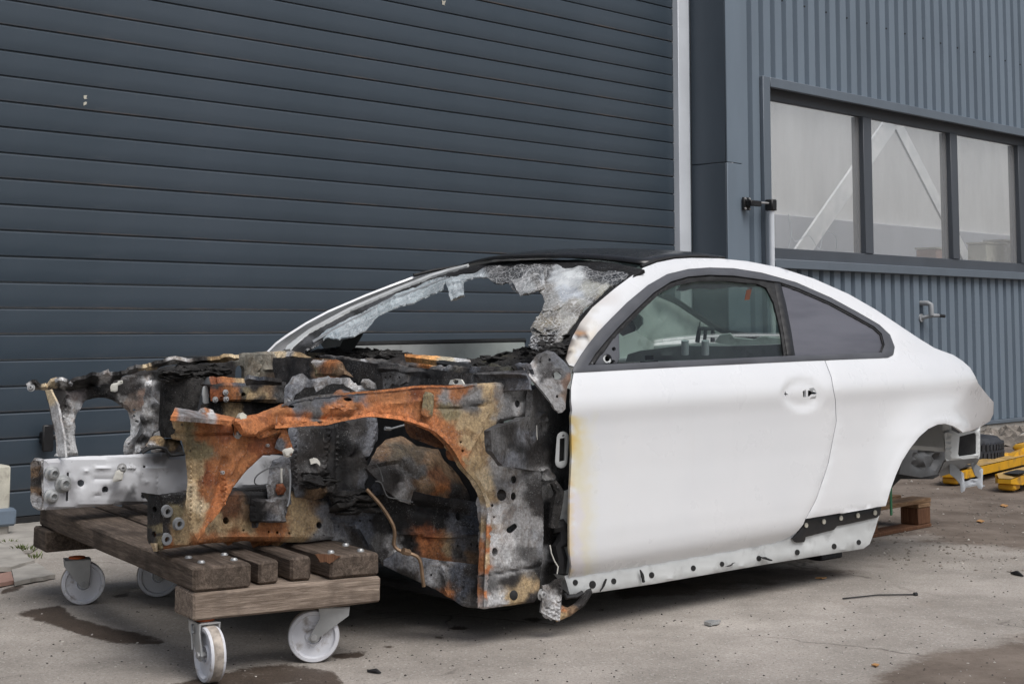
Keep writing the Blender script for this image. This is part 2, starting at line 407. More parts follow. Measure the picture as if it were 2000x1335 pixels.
M['steel'] = simple('galvanised_steel', (.46, .47, .47), .42, .55, .12, 15)
M['bolt'] = simple('bolt_steel', (.40, .40, .40), .5, .3, .2, 40)
M['nylon'] = simple('white_nylon', (.70, .71, .75), .45, 0, .08, 9, 0, dirt=((.25, .21, .17), 18, .8))
M['tread'] = simple('dirty_tread', (.42, .37, .32), .8, 0, .35, 40, .4)
M['orange'] = simple('orange_ring', (.55, .12, .03), .55)
M['yellow'] = simple('yellow_truck_paint', (.72, .38, .02), .4, 0, .1, 8, 0, dirt=((.22, .13, .06), 9, .8))
M['yellowtop'] = simple('worn_yellow_top', (.45, .29, .10), .7, 0, .25, 9, .1, dirt=((.25, .2, .15), 5, .8))
M['tyre'] = simple('tyre_rubber', (.028, .031, .038), .75, 0, .3, 14, .4)
M['beam'] = wood_mat('weathered_beam', (.078, .060, .048), (.23, .182, .148), (10, .8, 10))
M['beamx'] = wood_mat('weathered_cross_beam', (.20, .155, .125), (.50, .41, .335), (.8, 10, 10))
M['pallet'] = wood_mat('pallet_wood', (.26, .155, .085), (.46, .31, .19), (1, 14, 14))
M['palletb'] = wood_mat('pallet_block', (.13, .06, .035), (.24, .125, .07), (14, 14, 1))
M['concrete'] = simple('cast_concrete', (.36, .34, .31), .9, 0, .16, 9, .5, dirt=((.16, .15, .13), 4, .6))
M['creampaint'] = simple('chipped_cream_paint', (.55, .53, .45), .8, 0, .12, 9, .4, dirt=((.22, .19, .16), 12, .7))
M['bluegrey'] = simple('blue_grey_paint', (.14, .18, .23), .55, 0, .12, 6)
M['carbon'] = simple('black_roof', (.011, .0105, .011), .30, 0, .4, 8, 0, coat=.3, dirt=((.06, .055, .05), 10, .35))
M['copper'] = simple('copper_pipe', (.24, .16, .10), .45, .5, .25, 30)
M['plastic'] = simple('white_clip', (.62, .61, .56), .6, 0, .15, 30)
M['green'] = simple('green_strap', (.02, .11, .05), .7)
M['leaf'] = simple('dry_leaf', (.42, .22, .08), .8, 0, .3, 40)
M['grass'] = simple('grass_blades', (.10, .13, .035), .7, 0, .4, 20)
M['stone'] = simple('rubble_stone', (.20, .175, .15), .92, 0, .4, 12, .6)
M['redplastic'] = simple('faded_red_plastic', (.36, .22, .18), .6)

def glass_mat(name, tint, ior=1.5, rough=.0, film=None):
    m = NT(name); m.t.nodes.remove(m.b)
    tr = m.n('ShaderNodeBsdfTransparent'); m.setv(tr.inputs[0], tint); gl = m.n('ShaderNodeBsdfGlossy'); gl.inputs['Roughness'].default_value = rough
    lw = m.n('ShaderNodeLayerWeight'); lw.inputs[0].default_value = .5; f0 = ((ior - 1) / (ior + 1)) ** 2; fr = m.math('ADD', m.math('MULTIPLY', m.math('POWER', lw.outputs['Facing'], 5.0), 1 - f0), f0); mx = m.n('ShaderNodeMixShader'); m.l(fr, mx.inputs[0]); m.l(tr.outputs[0], mx.inputs[1]); m.l(gl.outputs[0], mx.inputs[2])
    last = mx
    if film is not None:
        df = m.n('ShaderNodeBsdfDiffuse'); m.setv(df.inputs[0], film[0]); m2 = m.n('ShaderNodeMixShader'); m2.inputs[0].default_value = film[1]; m.l(mx.outputs[0], m2.inputs[1]); m.l(df.outputs[0], m2.inputs[2]); last = m2
    m.l(last.outputs[0], m.out.inputs[0]); return m.m
M['pane'] = glass_mat('window_pane', (.96, .97, .97), 1.6, 0.0, ((.62, .62, .63), .17))  # diffuse film paints haze and reflection onto the dusty panes
M['tint'] = glass_mat('tinted_glass', (.93, .96, .945), 1.4)
M['rearglass'] = glass_mat('rear_tinted_glass', (.6, .66, .63), 1.45)
m = NT('grey_film_glass'); m.set(col=m.mix(m.ramp(m.noise(3, 4, .5, scale3=(.6, 1, 4)), .3, .7), (.085, .085, .10), (.13, .13, .15)), rough=.22, spec=.6); M['film'] = m.m
def shard_mat():
    m = NT('shattered_glass'); n = m.noise(11, 6, .6); c = m.attr('Col').outputs['Color']
    ck = m.n('ShaderNodeTexVoronoi', feature='DISTANCE_TO_EDGE'); ck.inputs['Scale'].default_value = 75; m.l(m.co, ck.inputs['Vector'])
    cr0 = m.ramp(ck.outputs['Distance'], 0, .09, 1, 0); ck2 = m.n('ShaderNodeTexVoronoi', feature='DISTANCE_TO_EDGE'); ck2.inputs['Scale'].default_value = 14; m.l(m.co, ck2.inputs['Vector']); cr = m.math('MAXIMUM', cr0, m.ramp(ck2.outputs['Distance'], 0, .03, 1, 0)); st = m.noise(16, 8, .75, scale3=(1, 6, 1.4), dist=.8)
    c = m.mix(m.ramp(n, .3, .7), m.mix(1.0, c, (.72, .72, .74), 'MULTIPLY'), m.mix(1.0, c, (1.2, 1.2, 1.2), 'MULTIPLY'))
    c = m.mix(m.math('MULTIPLY', cr, .6), c, (.85, .86, .87)); c = m.mix(m.ramp(st, .56, .68, 0, .8), c, (.03, .028, .026))
    m.set(col=c, rough=m.ramp(n, .3, .7, .12, .4), spec=.6); m.bump(m.math('ADD', cr, n), .35, .002); return m.m
M['shard'] = shard_mat()

def ground_mat():
    m = NT('yard_surface'); g = m.n('ShaderNodeNewGeometry').outputs['Position']; m.co = g
    dirt = m.attr('dirt').outputs['Fac']; wet = m.attr('wet').outputs['Fac']
    big = m.noise(.55, 6, .6); mid = m.noise(3.2, 7, .68); fine = m.noise(70, 4, .75); agg = m.noise(115, 3, .8)
    con = m.mix(m.ramp(big, .3, .7), (.31, .28, .253), (.455, .418, .382))
    con = m.mix(m.ramp(mid, .3, .72), m.mix(1.0, con, (.76, .75, .73), 'MULTIPLY'), m.mix(1.0, con, (1.12, 1.11, 1.1), 'MULTIPLY'))
    con = m.mix(m.ramp(agg, .52, .62, 0, .62), con, (.15, .15, .135)); con = m.mix(m.ramp(fine, .56, .66, 0, .45), con, (.68, .66, .63))
    cv = m.n('ShaderNodeTexVoronoi', feature='DISTANCE_TO_EDGE'); cv.inputs['Scale'].default_value = .55; wv_ = m.n('ShaderNodeVectorMath', operation='ADD'); nz_ = m.n('ShaderNodeTexNoise'); nz_.inputs['Scale'].default_value = 2.2; nz_.inputs['Detail'].default_value = 7; m.l(g, nz_.inputs['Vector']); m.l(g, wv_.inputs[0]); sc_ = m.n('ShaderNodeVectorMath', operation='SCALE'); sc_.inputs['Scale'].default_value = .55; m.l(nz_.outputs['Color'], sc_.inputs[0]); m.l(sc_.outputs[0], wv_.inputs[1]); m.l(wv_.outputs[0], cv.inputs['Vector'])
    crk = m.math('MULTIPLY', m.ramp(cv.outputs['Distance'], .0, .006, 1, 0), m.ramp(m.noise(.9, 3), .47, .6)); con = m.mix(m.math('MULTIPLY', crk, .7), con, (.09, .075, .065))
    spl = m.ramp(m.noise(7, 8, .78), .60, .70, 0, .5); con = m.mix(spl, con, (.22, .19, .165)); con = m.mix(m.ramp(m.noise(2.2, 8, .75, scale3=(1, .4, 1)), .56, .70, 0, .45), con, (.27, .235, .20))
    ea = m.mix(m.ramp(mid, .3, .7), (.115, .090, .072), (.225, .186, .155)); ea = m.mix(m.ramp(m.noise(38, 6, .8), .55, .7, 0, .6), ea, (.05, .042, .036))
    ea = m.mix(m.ramp(fine, .64, .74, 0, .6), ea, (.36, .33, .30))
    df = m.math('ADD', dirt, m.math('MULTIPLY', m.math('SUBTRACT', m.noise(1.6, 7, .68, scale3=(.6, 1.0, 1)), .5), 1.1)); df = m.math('ADD', df, m.math('MULTIPLY', m.math('SUBTRACT', fine, .5), .35))
    df = m.math('ADD', df, m.math('MULTIPLY', m.math('SUBTRACT', m.noise(6, 8, .75), .5), .55)); c = m.mix(m.ramp(df, .40, .60), con, ea)
    wf = m.math('ADD', wet, m.math('MULTIPLY', m.math('SUBTRACT', m.noise(9, 7, .72), .5), .75)); wf = m.math('ADD', wf, m.math('MULTIPLY', m.math('SUBTRACT', agg, .5), .3)); wf = m.ramp(wf, .40, .56)
    c = m.mix(wf, c, m.mix(1.0, c, (.25, .21, .185), 'MULTIPLY'))
    m.set(col=c, rough=m.mix(wf, (.92, .92, .92), (.62, .62, .62)), spec=.3)
    m.bump(m.math('ADD', m.math('ADD', mid, fine), m.math('MULTIPLY', agg, .7)), .5, .006); return m.m
M['ground'] = ground_mat()
# ------------------------------------------------------------------ frames of the place
WORLD = Frame((0, 0, 0), (1, 0))
ZD = F * .126 / 50.75
WDIR = unit([2877, 2979, 0]); D0 = np.array([-1000 / F * ZD, ZD, 0.0])
BF = Frame(D0, WDIR)                                   # building: x along the wall, y into it
CDIR = unit([3260, 2979, 0]); Z0 = F / 608
CF = Frame((115 / F * Z0, Z0, 0.0), CDIR)              # car: x to its rear, y to its far side
KX = 1.0

# ------------------------------------------------------------------ ground
def ground():
    us = np.arange(-240, 2260, 13.0); pts = []
    for v in list(np.arange(790, 1010, 8.0)) + list(np.arange(1010, 1420, 9.0)):
        for u in us: pts.append((u + (6.5 if int(v) % 2 else 0), v))
    uv = np.array(pts); d = WORLD.rays(uv); k = -CAMH / d[:, 2]; P = d * k[:, None]; xy = P[:, :2]
    far = [(x, y) for x in np.linspace(-300, 300, 9) for y in np.linspace(-300, 300, 9)]
    far = [p for p in far if not (-8 < p[0] < 22 and 1 < p[1] < 26)]
    allp = [Vector((p[0], p[1])) for p in xy] + [Vector(p) for p in far]
    V2, _, T, *_r = delaunay_2d_cdt(allp, [], [], 0, 1e-5)
    V = np.array([(p.x, p.y) for p in V2]); C3 = np.concatenate([V, np.zeros((len(V), 1))], 1)
    q = C3 - np.array([0, 0, CAMH]); fw = q[:, 1] * math.cos(PITCH) + q[:, 2] * math.sin(PITCH); up = -q[:, 1] * math.sin(PITCH) + q[:, 2] * math.cos(PITCH)
    ok = fw > .5; U = np.where(ok, CXP + F * q[:, 0] / np.where(ok, fw, 1), 5000); W_ = np.where(ok, CYP - F * up / np.where(ok, fw, 1), 3000)
    uvv = np.stack([U, W_], 1)
    def soft(poly, wd): 
        dd = segdist(uvv, poly); return np.clip(.5 + np.where(inside(uvv, poly), dd, -dd) / (2 * wd), 0, 1)
    dirt = soft([(1190, 1085), (1690, 1040), (2600, 1140), (2600, 780), (1700, 780), (1300, 1000)], 55)
    dirt = np.maximum(dirt, soft([(1640, 1360), (1830, 1268), (1960, 1235), (2600, 1180), (2600, 1700), (1600, 1700)], 75))
    dirt = np.maximum(dirt, .75 * soft([(1200, 1190), (1500, 1160), (1760, 1110), (1500, 1090), (1190, 1120)], 40))
    dirt = np.maximum(dirt, .45 * soft([(1700, 1080), (1900, 1075), (1860, 1095), (1720, 1095)], 30) * 0)
    dirt = np.where(ok & (W_ < 1600), dirt, .3)
    wets = [([(18, 1196), (120, 1178), (150, 1206), (215, 1222), (330, 1248), (320, 1260), (210, 1256), (120, 1228)], 9), ([(205, 1166), (262, 1152), (262, 1162), (210, 1171)], 6),
            ([(300, 1340), (470, 1298), (560, 1290), (655, 1306), (690, 1345), (680, 1420), (300, 1420)], 12), ([(640, 1278), (716, 1268), (714, 1280), (655, 1288)], 6),
            ([(874, 1226), (884, 1221), (920, 1219), (920, 1226), (886, 1229)], 3.5), ([(840, 1242), (870, 1238), (868, 1245), (845, 1246)], 3.5), ([(778, 1246), (806, 1243), (800, 1249), (780, 1249)], 3.5),
            ([(742, 1262), (776, 1259), (770, 1266), (745, 1267)], 3.5), ([(680, 1275), (716, 1270), (718, 1280), (690, 1285)], 4), ([(1012, 1208), (1045, 1204), (1090, 1212), (1042, 1216)], 5),
            ([(1290, 1169), (1312, 1163), (1334, 1166), (1312, 1173)], 4), ([(1160, 1190), (1185, 1188), (1180, 1193)], 3), ([(875, 1290), (920, 1274), (930, 1286), (880, 1310)], 16), ([(965, 1290), (1000, 1276), (1004, 1296), (968, 1296)], 14),
            ([(1290, 1340), (1340, 1310), (1400, 1318), (1440, 1345)], 22), ([(0, 1148), (40, 1140), (60, 1150), (0, 1160)], 8), ([(520, 1165), (800, 1120), (1000, 1180), (900, 1215), (700, 1190)], 60)]  # the last, widest patch darkens softly below the car's front
    wet = np.zeros(len(V))
    for i, (poly, wd) in enumerate(wets): wet = np.maximum(wet, soft(poly, wd) * (.8 if wd < 10 else (.62 if wd < 14 else .48)))
    wet = np.where(ok & (W_ < 1700), wet, 0)
    me = bpy.data.meshes.new('ground'); me.from_pydata(C3.tolist(), [], [tuple(t) for t in T])
    for nm, a in (('dirt', dirt), ('wet', wet)):
        at = me.attributes.new(nm, 'FLOAT', 'POINT'); at.data.foreach_set('value', a.astype(np.float32))
    me.materials.append(M['ground']); me.update()
    return props(link(bpy.data.objects.new('ground', me)), 'grey concrete yard with damp stains and brown grit towards the back', None, None, 'structure')
ground()

# ------------------------------------------------------------------ building
bld = thing('workshop_building', tuple(BF.o), BF.ang, 'blue grey metal workshop with a ribbed garage door and a long window behind the car', 'building')
def bx(u, v, y=0.0): return BF.hit([(u, v)], Y_(y), 2, 60, 600)[0]
def bbox(name, x0, x1, y0, y1, z0, z1, mat, parent=bld, b=.004, **kw): return MB().box(x0, x1, y0, y1, z0, z1, b).build(name, mat, parent, **kw)
XL, XR = bx(1316, 300)[0], bx(1338, 300)[0]; YW = -.345; XC = bx(1412, 300, YW)[0]
XC = XR
DP = .126; zb = .050
garage = bpy.data.objects.new('garage_door', None); link(garage, bld)
# one panel profile, extruded along the wall; panels share mesh data
def panel_mesh(x0, x1):
    h = DP; pr = [(.030, 0), (.004, 0.0005), (.0008, .002), (0, .005), (-.0006, h * .5), (0, h - .013), (.0045, h - .0072), (.012, h - .0066), (.012, h - .0008), (.030, h - .0008)]
    mb = MB(); v = [(x, y, z) for x in (x0, x1) for (y, z) in pr]; n = len(pr)
    f = [(i, i + 1, n + i + 1, n + i) for i in range(n - 1)] + [tuple(range(n)), tuple(range(n, 2 * n))[::-1]]
    mb.add(v, f); o = mb.build('door_panel', M['door'], garage, sharp=25); return o
p0 = panel_mesh(-2.2, XL)
# height of joints: the seam at x=0 px lies at v=47 and every 50.8 px
p0.location.z = zb
for i in range(1, 30):
    o = p0.copy(); link(o, garage); o.location = (0, 0.0006 * math.sin(i * 2.3), zb + DP * i)
bbox('door_seal', -2.2, XL, .004, .03, 0.0, zb - .001, M['rubber'], garage)
# small white paint chips stuck to the door
for (u, v, s_) in ((167, 190, .010), (166, 203, .004), (866, 6, .014)):
    q = bx(u, v, -.002); o = sheet('paint_chip', BF, garage, M['creampaint'], [(u - 3, v - 7 * s_ / .02), (u + 4, v - 4), (u + 2, v + 2), (u + 4, v + 6 * s_ / .02), (u - 2, v + 3)], Y_(-.003), .001, 4, rag=1.5, k=(4, 14))
# lever handle on the door
h0 = bx(93, 855, -.05)
mb = MB().box(h0[0] - .03, h0[0] + .03, -.06, -.045, h0[2] - .065, h0[2] + .065, .008).box(h0[0] - .02, h0[0] + .02, -.046, 0.0, h0[2] - .03, h0[2] + .03, .006).box(h0[0] + .02, h0[0] + .14, -.045, -.028, h0[2] - .012, h0[2] + .015, .006)
mb.build('door_lever', M['black'], garage)
bbox('door_post', XL + .002, XR, -.05, .06, 0, 3.9, M['alu'], bld, .004)
bbox('door_post_lip', XR + .001, XR + .035, -.03, .06, 0, 3.9, M['flash'], bld, .003)
# return wall between the door and the window wall
zj = bx(1412, 316, YW)[2]
bbox('corner_flashing', XR + .036, XR + .12, YW, -.031, 0, zj - .002, M['flashshade'], bld, .004); bbox('corner_flashing', XR + .036, XR + .12, YW, -.031, zj + .002, 4.3, M['flashshade'], bld, .004)
XC = XR + .036
# cladding: trapezoid ribs in sheets that lap side by side
xa, xb = bx(1439, 60, YW)[0], bx(1463.6, 60, YW)[0]; RP = (bx(1676, 60, YW)[0] - bx(1439, 60, YW)[0]) / 11.0
def rib_sheet(x0, n, z0, z1, trimx=None):
    """n ribs from x0"""
    pr = []; d = .034
    for i in range(n):
        b = x0 + i * RP; pr += [(b, 0), (b + RP * .09, d), (b + RP * .33, d), (b + RP * .42, 0)]
    pr.append((x0 + n * RP, 0))
    if trimx: pr = [p for p in pr if p[0] < trimx] + [(trimx, 0)]
    v = [(x, YW + y, z) for z in (z0, z1) for (x, y) in pr]; m_ = len(pr)
    f = [(i, i + 1, m_ + i + 1, m_ + i) for i in range(m_ - 1)]
    return MB().add(v, f).build('cladding_sheet', M['clad'], bld, fix=False, sharp=20)
bbox('corner_cover', XC + .0, XC + .19, YW - .012, YW - .002, 0, zj - .002, M['clad'], bld, .003); bbox('corner_cover', XC, XC + .19, YW - .012, YW - .002, zj + .002, 4.3, M['clad'], bld, .003)
x1st = xa - RP * .2
# window
YG = YW + .10
fx0, fx1 = bx(1491, 200, YW - .03)[0], bx(2035, 400, YW - .03)[0]
wt_o = bx(1507, 151, YW - .03)[2]; wt_i = bx(1507, 170, YW - .03)[2]; wb_o = bx(1513, 523, YW - .05)[2]; wb_t = bx(1513, 505, YW - .05)[2]; wb_i = bx(1513, 485, YW)[2]
nleft = int(round((fx0 - x1st) / RP)); N1 = 8
x = x1st; k_ = 0; first = True
while x < 17:
    n = N1
    xe = x + n * RP
    if xe <= fx0 + .02: rib_sheet(x, n, .12, 4.3)
    elif x < fx0 - .02: n = max(1, int((fx0 - x) / RP)); rib_sheet(x, n, .12, 4.3); 
    elif x < fx1:
        tx = fx1 if xe > fx1 else None
        rib_sheet(x, n, .12, wb_o, None); rib_sheet(x, n, wt_o, 4.3, None)
        if xe > fx1: rib_sheet(fx1 + .002, max(1, int((xe - fx1) / RP)), wb_o, wt_o)
    else: rib_sheet(x, n, .12, 4.3)
    x = x + n * RP
# screws in a row on the cladding
zs_ = bx(1612, 24, YW - .002)[2]; sx = [bx(u, v, YW - .002)[0] for u, v in ((1571, 12), (1612, 24), (1652, 36), (1693, 47.5))]
sc0 = MB().lathe([(.0, -.006), (.008, -.006), (.008, 0)], (0, 0, 0), (0, 1, 0), 8).build('screw', M['black'], bld)
for i in range(-2, 20):
    o = sc0 if i == -2 else sc0.copy(); 
    if i > -2: link(o, bld)
    o.location = (sx[0] + (sx[3] - sx[0]) / 3 * (i + 0), YW, zs_ - (0.001 * (i % 3)))
bbox('base_flashing', XC, 16, YW - .03, YW + .01, .085, .118, M['flash'], bld, .003)
bbox('plinth', XC, 16, YW - .012, YW + .3, -.3, .084, M['concrete'], bld, .006)
win = bpy.data.objects.new('window', None); link(win, bld)
T_ = .075
bbox('surround', fx0, fx0 + (bx(1505, 200, YW - .03)[0] - fx0), YW - .03, YG + .03, wb_o - .04, wt_o, M['flash'], win, .004)
fxi = bx(1505, 200, YW - .03)[0]
bbox('surround', fxi + .001, fx1, YW - .03, YW + .004, wt_i, wt_o, M['flash'], win, .004); bbox('lintel', fxi + .001, fx1, YW + .005, YG + .06, wt_i + .02, wt_o, M['flash'], win, .003)
bbox('surround', fx1 + .001, fx1 + .08, YW - .03, YG + .03, wb_o - .02, wt_o, M['flash'], win, .004)
bbox('window_sill', fxi + .001, fx1, YW - .055, YG - .03, wb_o, wb_t, M['flash'], win, .004)
gz0, gz1 = bx(1513, 484, YG)[2], bx(1507, 197, YG)[2]
bbox('frame_rail', fxi + .002, fx1, YG - .028, YG + .03, wb_t + .001, gz0, M['frame'], win, .004); bbox('frame_rail', fxi + .002, fx1, YG - .02, YG + .03, gz1, wt_i + .06, M['frame'], win, .004)
mull = [(bx(1681, 350, YG)[0], bx(1697, 350, YG)[0]), (bx(1852, 380, YG)[0], bx(1865.5, 380, YG)[0]), (bx(1985, 400, YG)[0], bx(1999, 400, YG)[0])]
for a, b in mull: bbox('mullion', a, b, YG - .035, YG + .03, gz0 + .001, gz1 - .001, M['frame'], win, .004)
edges = [fxi + .002] + [c for p in mull for c in p] + [fx1]
for i in range(0, len(edges) - 1, 2):
    a, b = edges[i], edges[i + 1]
    if b - a < .02: continue
    bbox('pane', a + .001, b - .001, YG + .008, YG + .014, gz0 + .001, gz1 - .001, M['pane'], win, 0)
    bbox('glazing_bead', b - .05, b - .001, YG + .016, YG + .05, gz0 + .002, gz1 - .002, M['frame'], win, .003)
# room behind the window, its roof left off to let sky light in
room = bpy.data.objects.new('room', None); link(room, bld)
M['roomwall'] = clad_mat('beige_liner', (.64, .64, .635)); M['roomlow'] = clad_mat('grey_lower_wall', (.42, .44, .48)); M['brace'] = simple('pale_brace', (.92, .94, .96), .5)
YB = YG + 3.2
zl = bx(1740, 440, YB)[2]
mbw = MB()
pr = []
xx = XC + .1
while xx < 22:
    pr += [(xx, 0), (xx + .05, .008), (xx + .12, .008), (xx + .17, 0)]; xx += .2
v = [(x, YB + y, z) for z in (zl, 3.9) for (x, y) in pr]; n = len(pr)
MB().add(v, [(i, i + 1, n + i + 1, n + i) for i in range(n - 1)]).build('liner_wall', M['roomwall'], room, fix=False, sharp=20)
bbox('lower_wall', XC + .1, 22, YB - .06, YB + .03, 0, zl, M['roomlow'], room, .004)
bbox('room_floor', XC + .1, 22, YG + .1, YB - .061, -.05, 0.0, M['roomwall'], room, 0)  # unseen floor, coloured like the walls to bounce light up
bbox('side_wall', XC - .1, XC + .09, YW + .35, YB, 0, 5.5, M['roomwall'], room, 0); bbox('side_wall', 22.01, 22.1, YW + .35, YB, 0, 5.5, M['roomwall'], room, 0)
def brace(pts_uv, y, wpx):
    a, b = [bx(u, v, y) for u, v in pts_uv]; d = Vector(b - a).normalized(); s_ = d.cross(Vector((0, 1, 0))).normalized() * wpx
    d0 = Vector((0, .015, 0)); v = [Vector(p) + o1 + o2 for p in (a, b) for o1 in (-s_, s_) for o2 in (-d0, d0)]
    MB().add(v, [(0, 1, 3, 2), (4, 6, 7, 5), (0, 4, 5, 1), (2, 3, 7, 6), (0, 2, 6, 4), (1, 5, 7, 3)]).build('steel_brace', M['brace'], room)
brace([(1540, 530), (1750, 225)], YG + 2.2, .105); brace([(1738, 215), (1905, 540)], YG + 2.2, .08)
# things on the sill inside
cb = [bx(u, v, YG + .25) for u, v in ((1540, 486), (1546, 450), (1540, 418), (1550, 470), (1580, 460), (1600, 486), (1610, 452), (1632, 462), (1634, 486))]
tt = thing('cable_coil', tuple(BF.world([cb[0][0], cb[0][1], gz0])), BF.ang, 'thin white cable loops standing inside the left window pane', 'cable')
pts = dens([(c[0] - cb[0][0], c[2] - gz0) for c in cb], .02, False, 0, True); MB().tube([(p[0], 0, p[1]) for p in pts], .0035, 6).build('cable', M['alu'], tt)
def inner_box(name, u0, u1, v0, mat, label, cat, lidmat=None):
    a, b = bx(u0, 495, YG + .3), bx(u1, 495, YG + .3); zt = bx((u0 + u1) / 2, v0, YG + .3)[2]; ln = b[0] - a[0]
    t = thing(name, tuple(BF.world([a[0], a[1], gz0])), BF.ang, label, cat)
    MB().box(0, ln, -.08, .12, 0, zt - gz0, .01).build('body', mat, t); MB().box(-.006, ln + .006, -.09, .13, zt - gz0 + .001, zt - gz0 + .02, .005).build('lid', lidmat or mat, t)
inner_box('storage_tub', 1812, 1842, 488, M['redplastic'], 'faded red tub with pale lid inside the middle window pane', 'tub', M['creampaint'])
inner_box('carton', 1912, 1948, 478, M['creampaint'], 'low cream carton inside the right window pane', 'box'); inner_box('carton', 1944, 1978, 473, M['plastic'], 'taller white carton in the right corner of the window', 'box')
for za, zc in ((0, gz0 - .07), (gz1 + .3, 4.2)): bbox('bounce_liner', XC + .2, 21.9, YG + .08, YG + .10, za, zc, M['roomwall'], room, 0)  # unseen liner added to bounce light onto the back wall and braces
bbox('inner_sill', fxi, fx1, YG + .06, YG + .7, gz0 - .06, gz0 - .002, M['roomwall'], room, .004)
bbox('upper_wall', -2.4, XR, .08, .2, 3.5, 4.6, M['flash'], bld, .004)
bbox('left_wall', -6, -2.21, -.1, .2, 0, 4.6, M['clad'], bld, .004)
bbox('hall_wall', -6, XC - .11, 3.3, 3.5, 0, 4.6, M['roomwall'], bld, 0)

# white pipe with a black elbow held off the wall by a bracket
pt = bx(1506, 400, YW - .09)
pole = thing('wall_pipe', tuple(BF.world([pt[0], pt[1], 0])), BF.ang, 'slim white pipe with a black elbow standing left of the window', 'pipe')
zt = pt[2]; bxl = bx(1450, 394, YW - .01)[0] - pt[0]
MB().tube([(0, 0, 0), (0, 0, zt - .04)], .022, 12).build('tube', M['alu'], pole)
MB().box(-.035, .03, -.035, .035, zt - .045, zt + .04, .008).build('elbow', M['black'], pole)
mb = MB().box(bxl, -.12, .0, .03, zt - .02, zt + .022, .004).box(bxl - .02, bxl + .06, .05, .07, zt - .05, zt + .045, .003).box(bxl, bxl + .04, .0, .05, zt - .02, zt + .02, .003); mb.build('bracket', M['black'], pole)
MB().tube([(-.12, .01, zt + .01), (-.03, 0, zt + .01)], .008, 8).build('threaded_rod', M['bolt'], pole)
for dx, dz in ((-.008, .035), (-.008, -.04), (.045, .035), (.045, -.04)): MB().lathe([(0, -.008), (.008, -.008), (.009, 0)], (bxl + dx, .05, zt + dz), (0, 1, 0), 6).build('bolt', M['bolt'], pole)
# tap
tp = bx(1804, 600, YW - .02)
tap = thing('wall_tap', tuple(BF.world([tp[0], YW, tp[2]])), BF.ang, 'grey outdoor water tap on the ribbed wall above the car boot', 'tap')
q = bx(1804, 592, YW - .02)[2] - tp[2]; q2 = bx(1804, 616, YW - .02)[2] - tp[2]
MB().tube([(0, .01, q), (0, -.06, q), (.012, -.08, q - .01), (.012, -.085, q2)], .023, 10).build('pipe', M['sealer'], tap)
MB().tube([(-.02, .0, q2 - .02), (.02, -.09, q2), (.09, -.11, q2)], [.015, .018, .015], 10).build('valve', M['sealer'], tap)
MB().tube([(.09, -.11, q2), (.17, -.12, q2 - .005)], .014, 10).build('spout', M['black'], tap)
MB().lathe([(0, -.012), (.035, -.012), (.035, 0)], (-.02, 0, q2 - .02), (0, 1, 0), 12).build('wall_flange', M['sealer'], tap)
# ------------------------------------------------------------------ car: the shell
TC = .92
car = thing('stripped_car', tuple(CF.o), CF.ang, 'white two door car shell with a burnt out engine bay and rusty wing', 'car')
_zz = np.array([-.3, .05, .10, .126, .165, .180, .20, .225, .26, .32, .40, .50, .60, .655, .685, .705, .735, .78, .835, .90, 1.0, 1.10, 1.18, 1.22, 1.25, 1.30, 1.6])
_tt = np.array([.06, .05, .03, .02, .012, .004, -.014, -.029, -.036, -.036, -.031, -.025, -.023, -.024, -.028, -.031, -.027, -.006, .032, .064, .130, .198, .258, .295, .34, .42, .9])
_zf = np.linspace(-.3, 1.6, 1901); _tf = np.interp(_zf, _zz, _tt); _k = np.hanning(27); _k /= _k.sum(); _tf = np.convolve(np.pad(_tf, 13, 'edge'), _k, 'valid')
def TS(s, z):
    t = np.interp(z - .010 * s, _zf, _tf)
    t = t + .11 * np.maximum(0, (s - 1.72) / .95) ** 2.2
    d = np.hypot((s - 2.10) * 1.0, z - .25); t = t - .030 * np.exp(-((d - .36) / .12) ** 2) * np.clip((.74 - z) / .2, 0, 1) * np.clip((s - 1.35) / .3, 0, 1)
    return t
GS = lambda x, y, z: y - TS(x, z)
_fa, _fb, _fc = [q[[0, 2]] for q in CF.hit([(1904, 750), (1861, 799), (1881, 845)], GS, 2.5, 9)]
def _side(p, q, x, z):
    d = (q - p) / np.linalg.norm(q - p); return (x - p[0]) * (-d[1]) + (z - p[1]) * d[0]
def GQ(x, y, z):
    return y - TS(x, z) - .20 * np.maximum(0, np.minimum(_side(_fa, _fb, x, z), _side(_fb, _fc, x, z)))
KC = (2.5, 9.0)
WC = [(226, 228, 230)] ; 
def wanch(extra=()):   # the heat browned the paint at the front edge only
    return [(u, v, (255, 255, 255)) for u in range(1060, 1960, 60) for v in range(480, 1160, 60) if not (u < 1180 and False)] + list(extra)
door_out = [(1122, 726), (1119, 740), (1116.6, 756), (1116.6, 782), (1119, 801), (1116.6, 815), (1117.5, 850), (1118, 891), (1114.5, 961), (1113.5, 1020), (1113.7, 1072), (1117.5, 1108), (1112, 1131.5),
            (1280, 1104.5), (1400, 1085), (1500, 1067), (1520, 1060.5), (1545, 1048), (1560, 1036.5), (1570, 1024), (1575, 1011), (1595, 974), (1618, 905), (1634, 823), (1632, 780), (1624, 735), (1611, 701.5), (1573, 704), (1400, 712), (1250, 719.5)]
hr = ell(1568, 768, 33, 25, 24)
handle_holes = [[(1537, 768), (1539, 762), (1541, 767), (1545, 769), (1541, 772), (1539, 776)], [(1573, 763), (1579, 760), (1580, 776), (1574, 775)], [(1583, 762), (1591, 760), (1594, 764), (1600, 765), (1600, 770), (1594, 771), (1590, 775), (1583, 775)]]
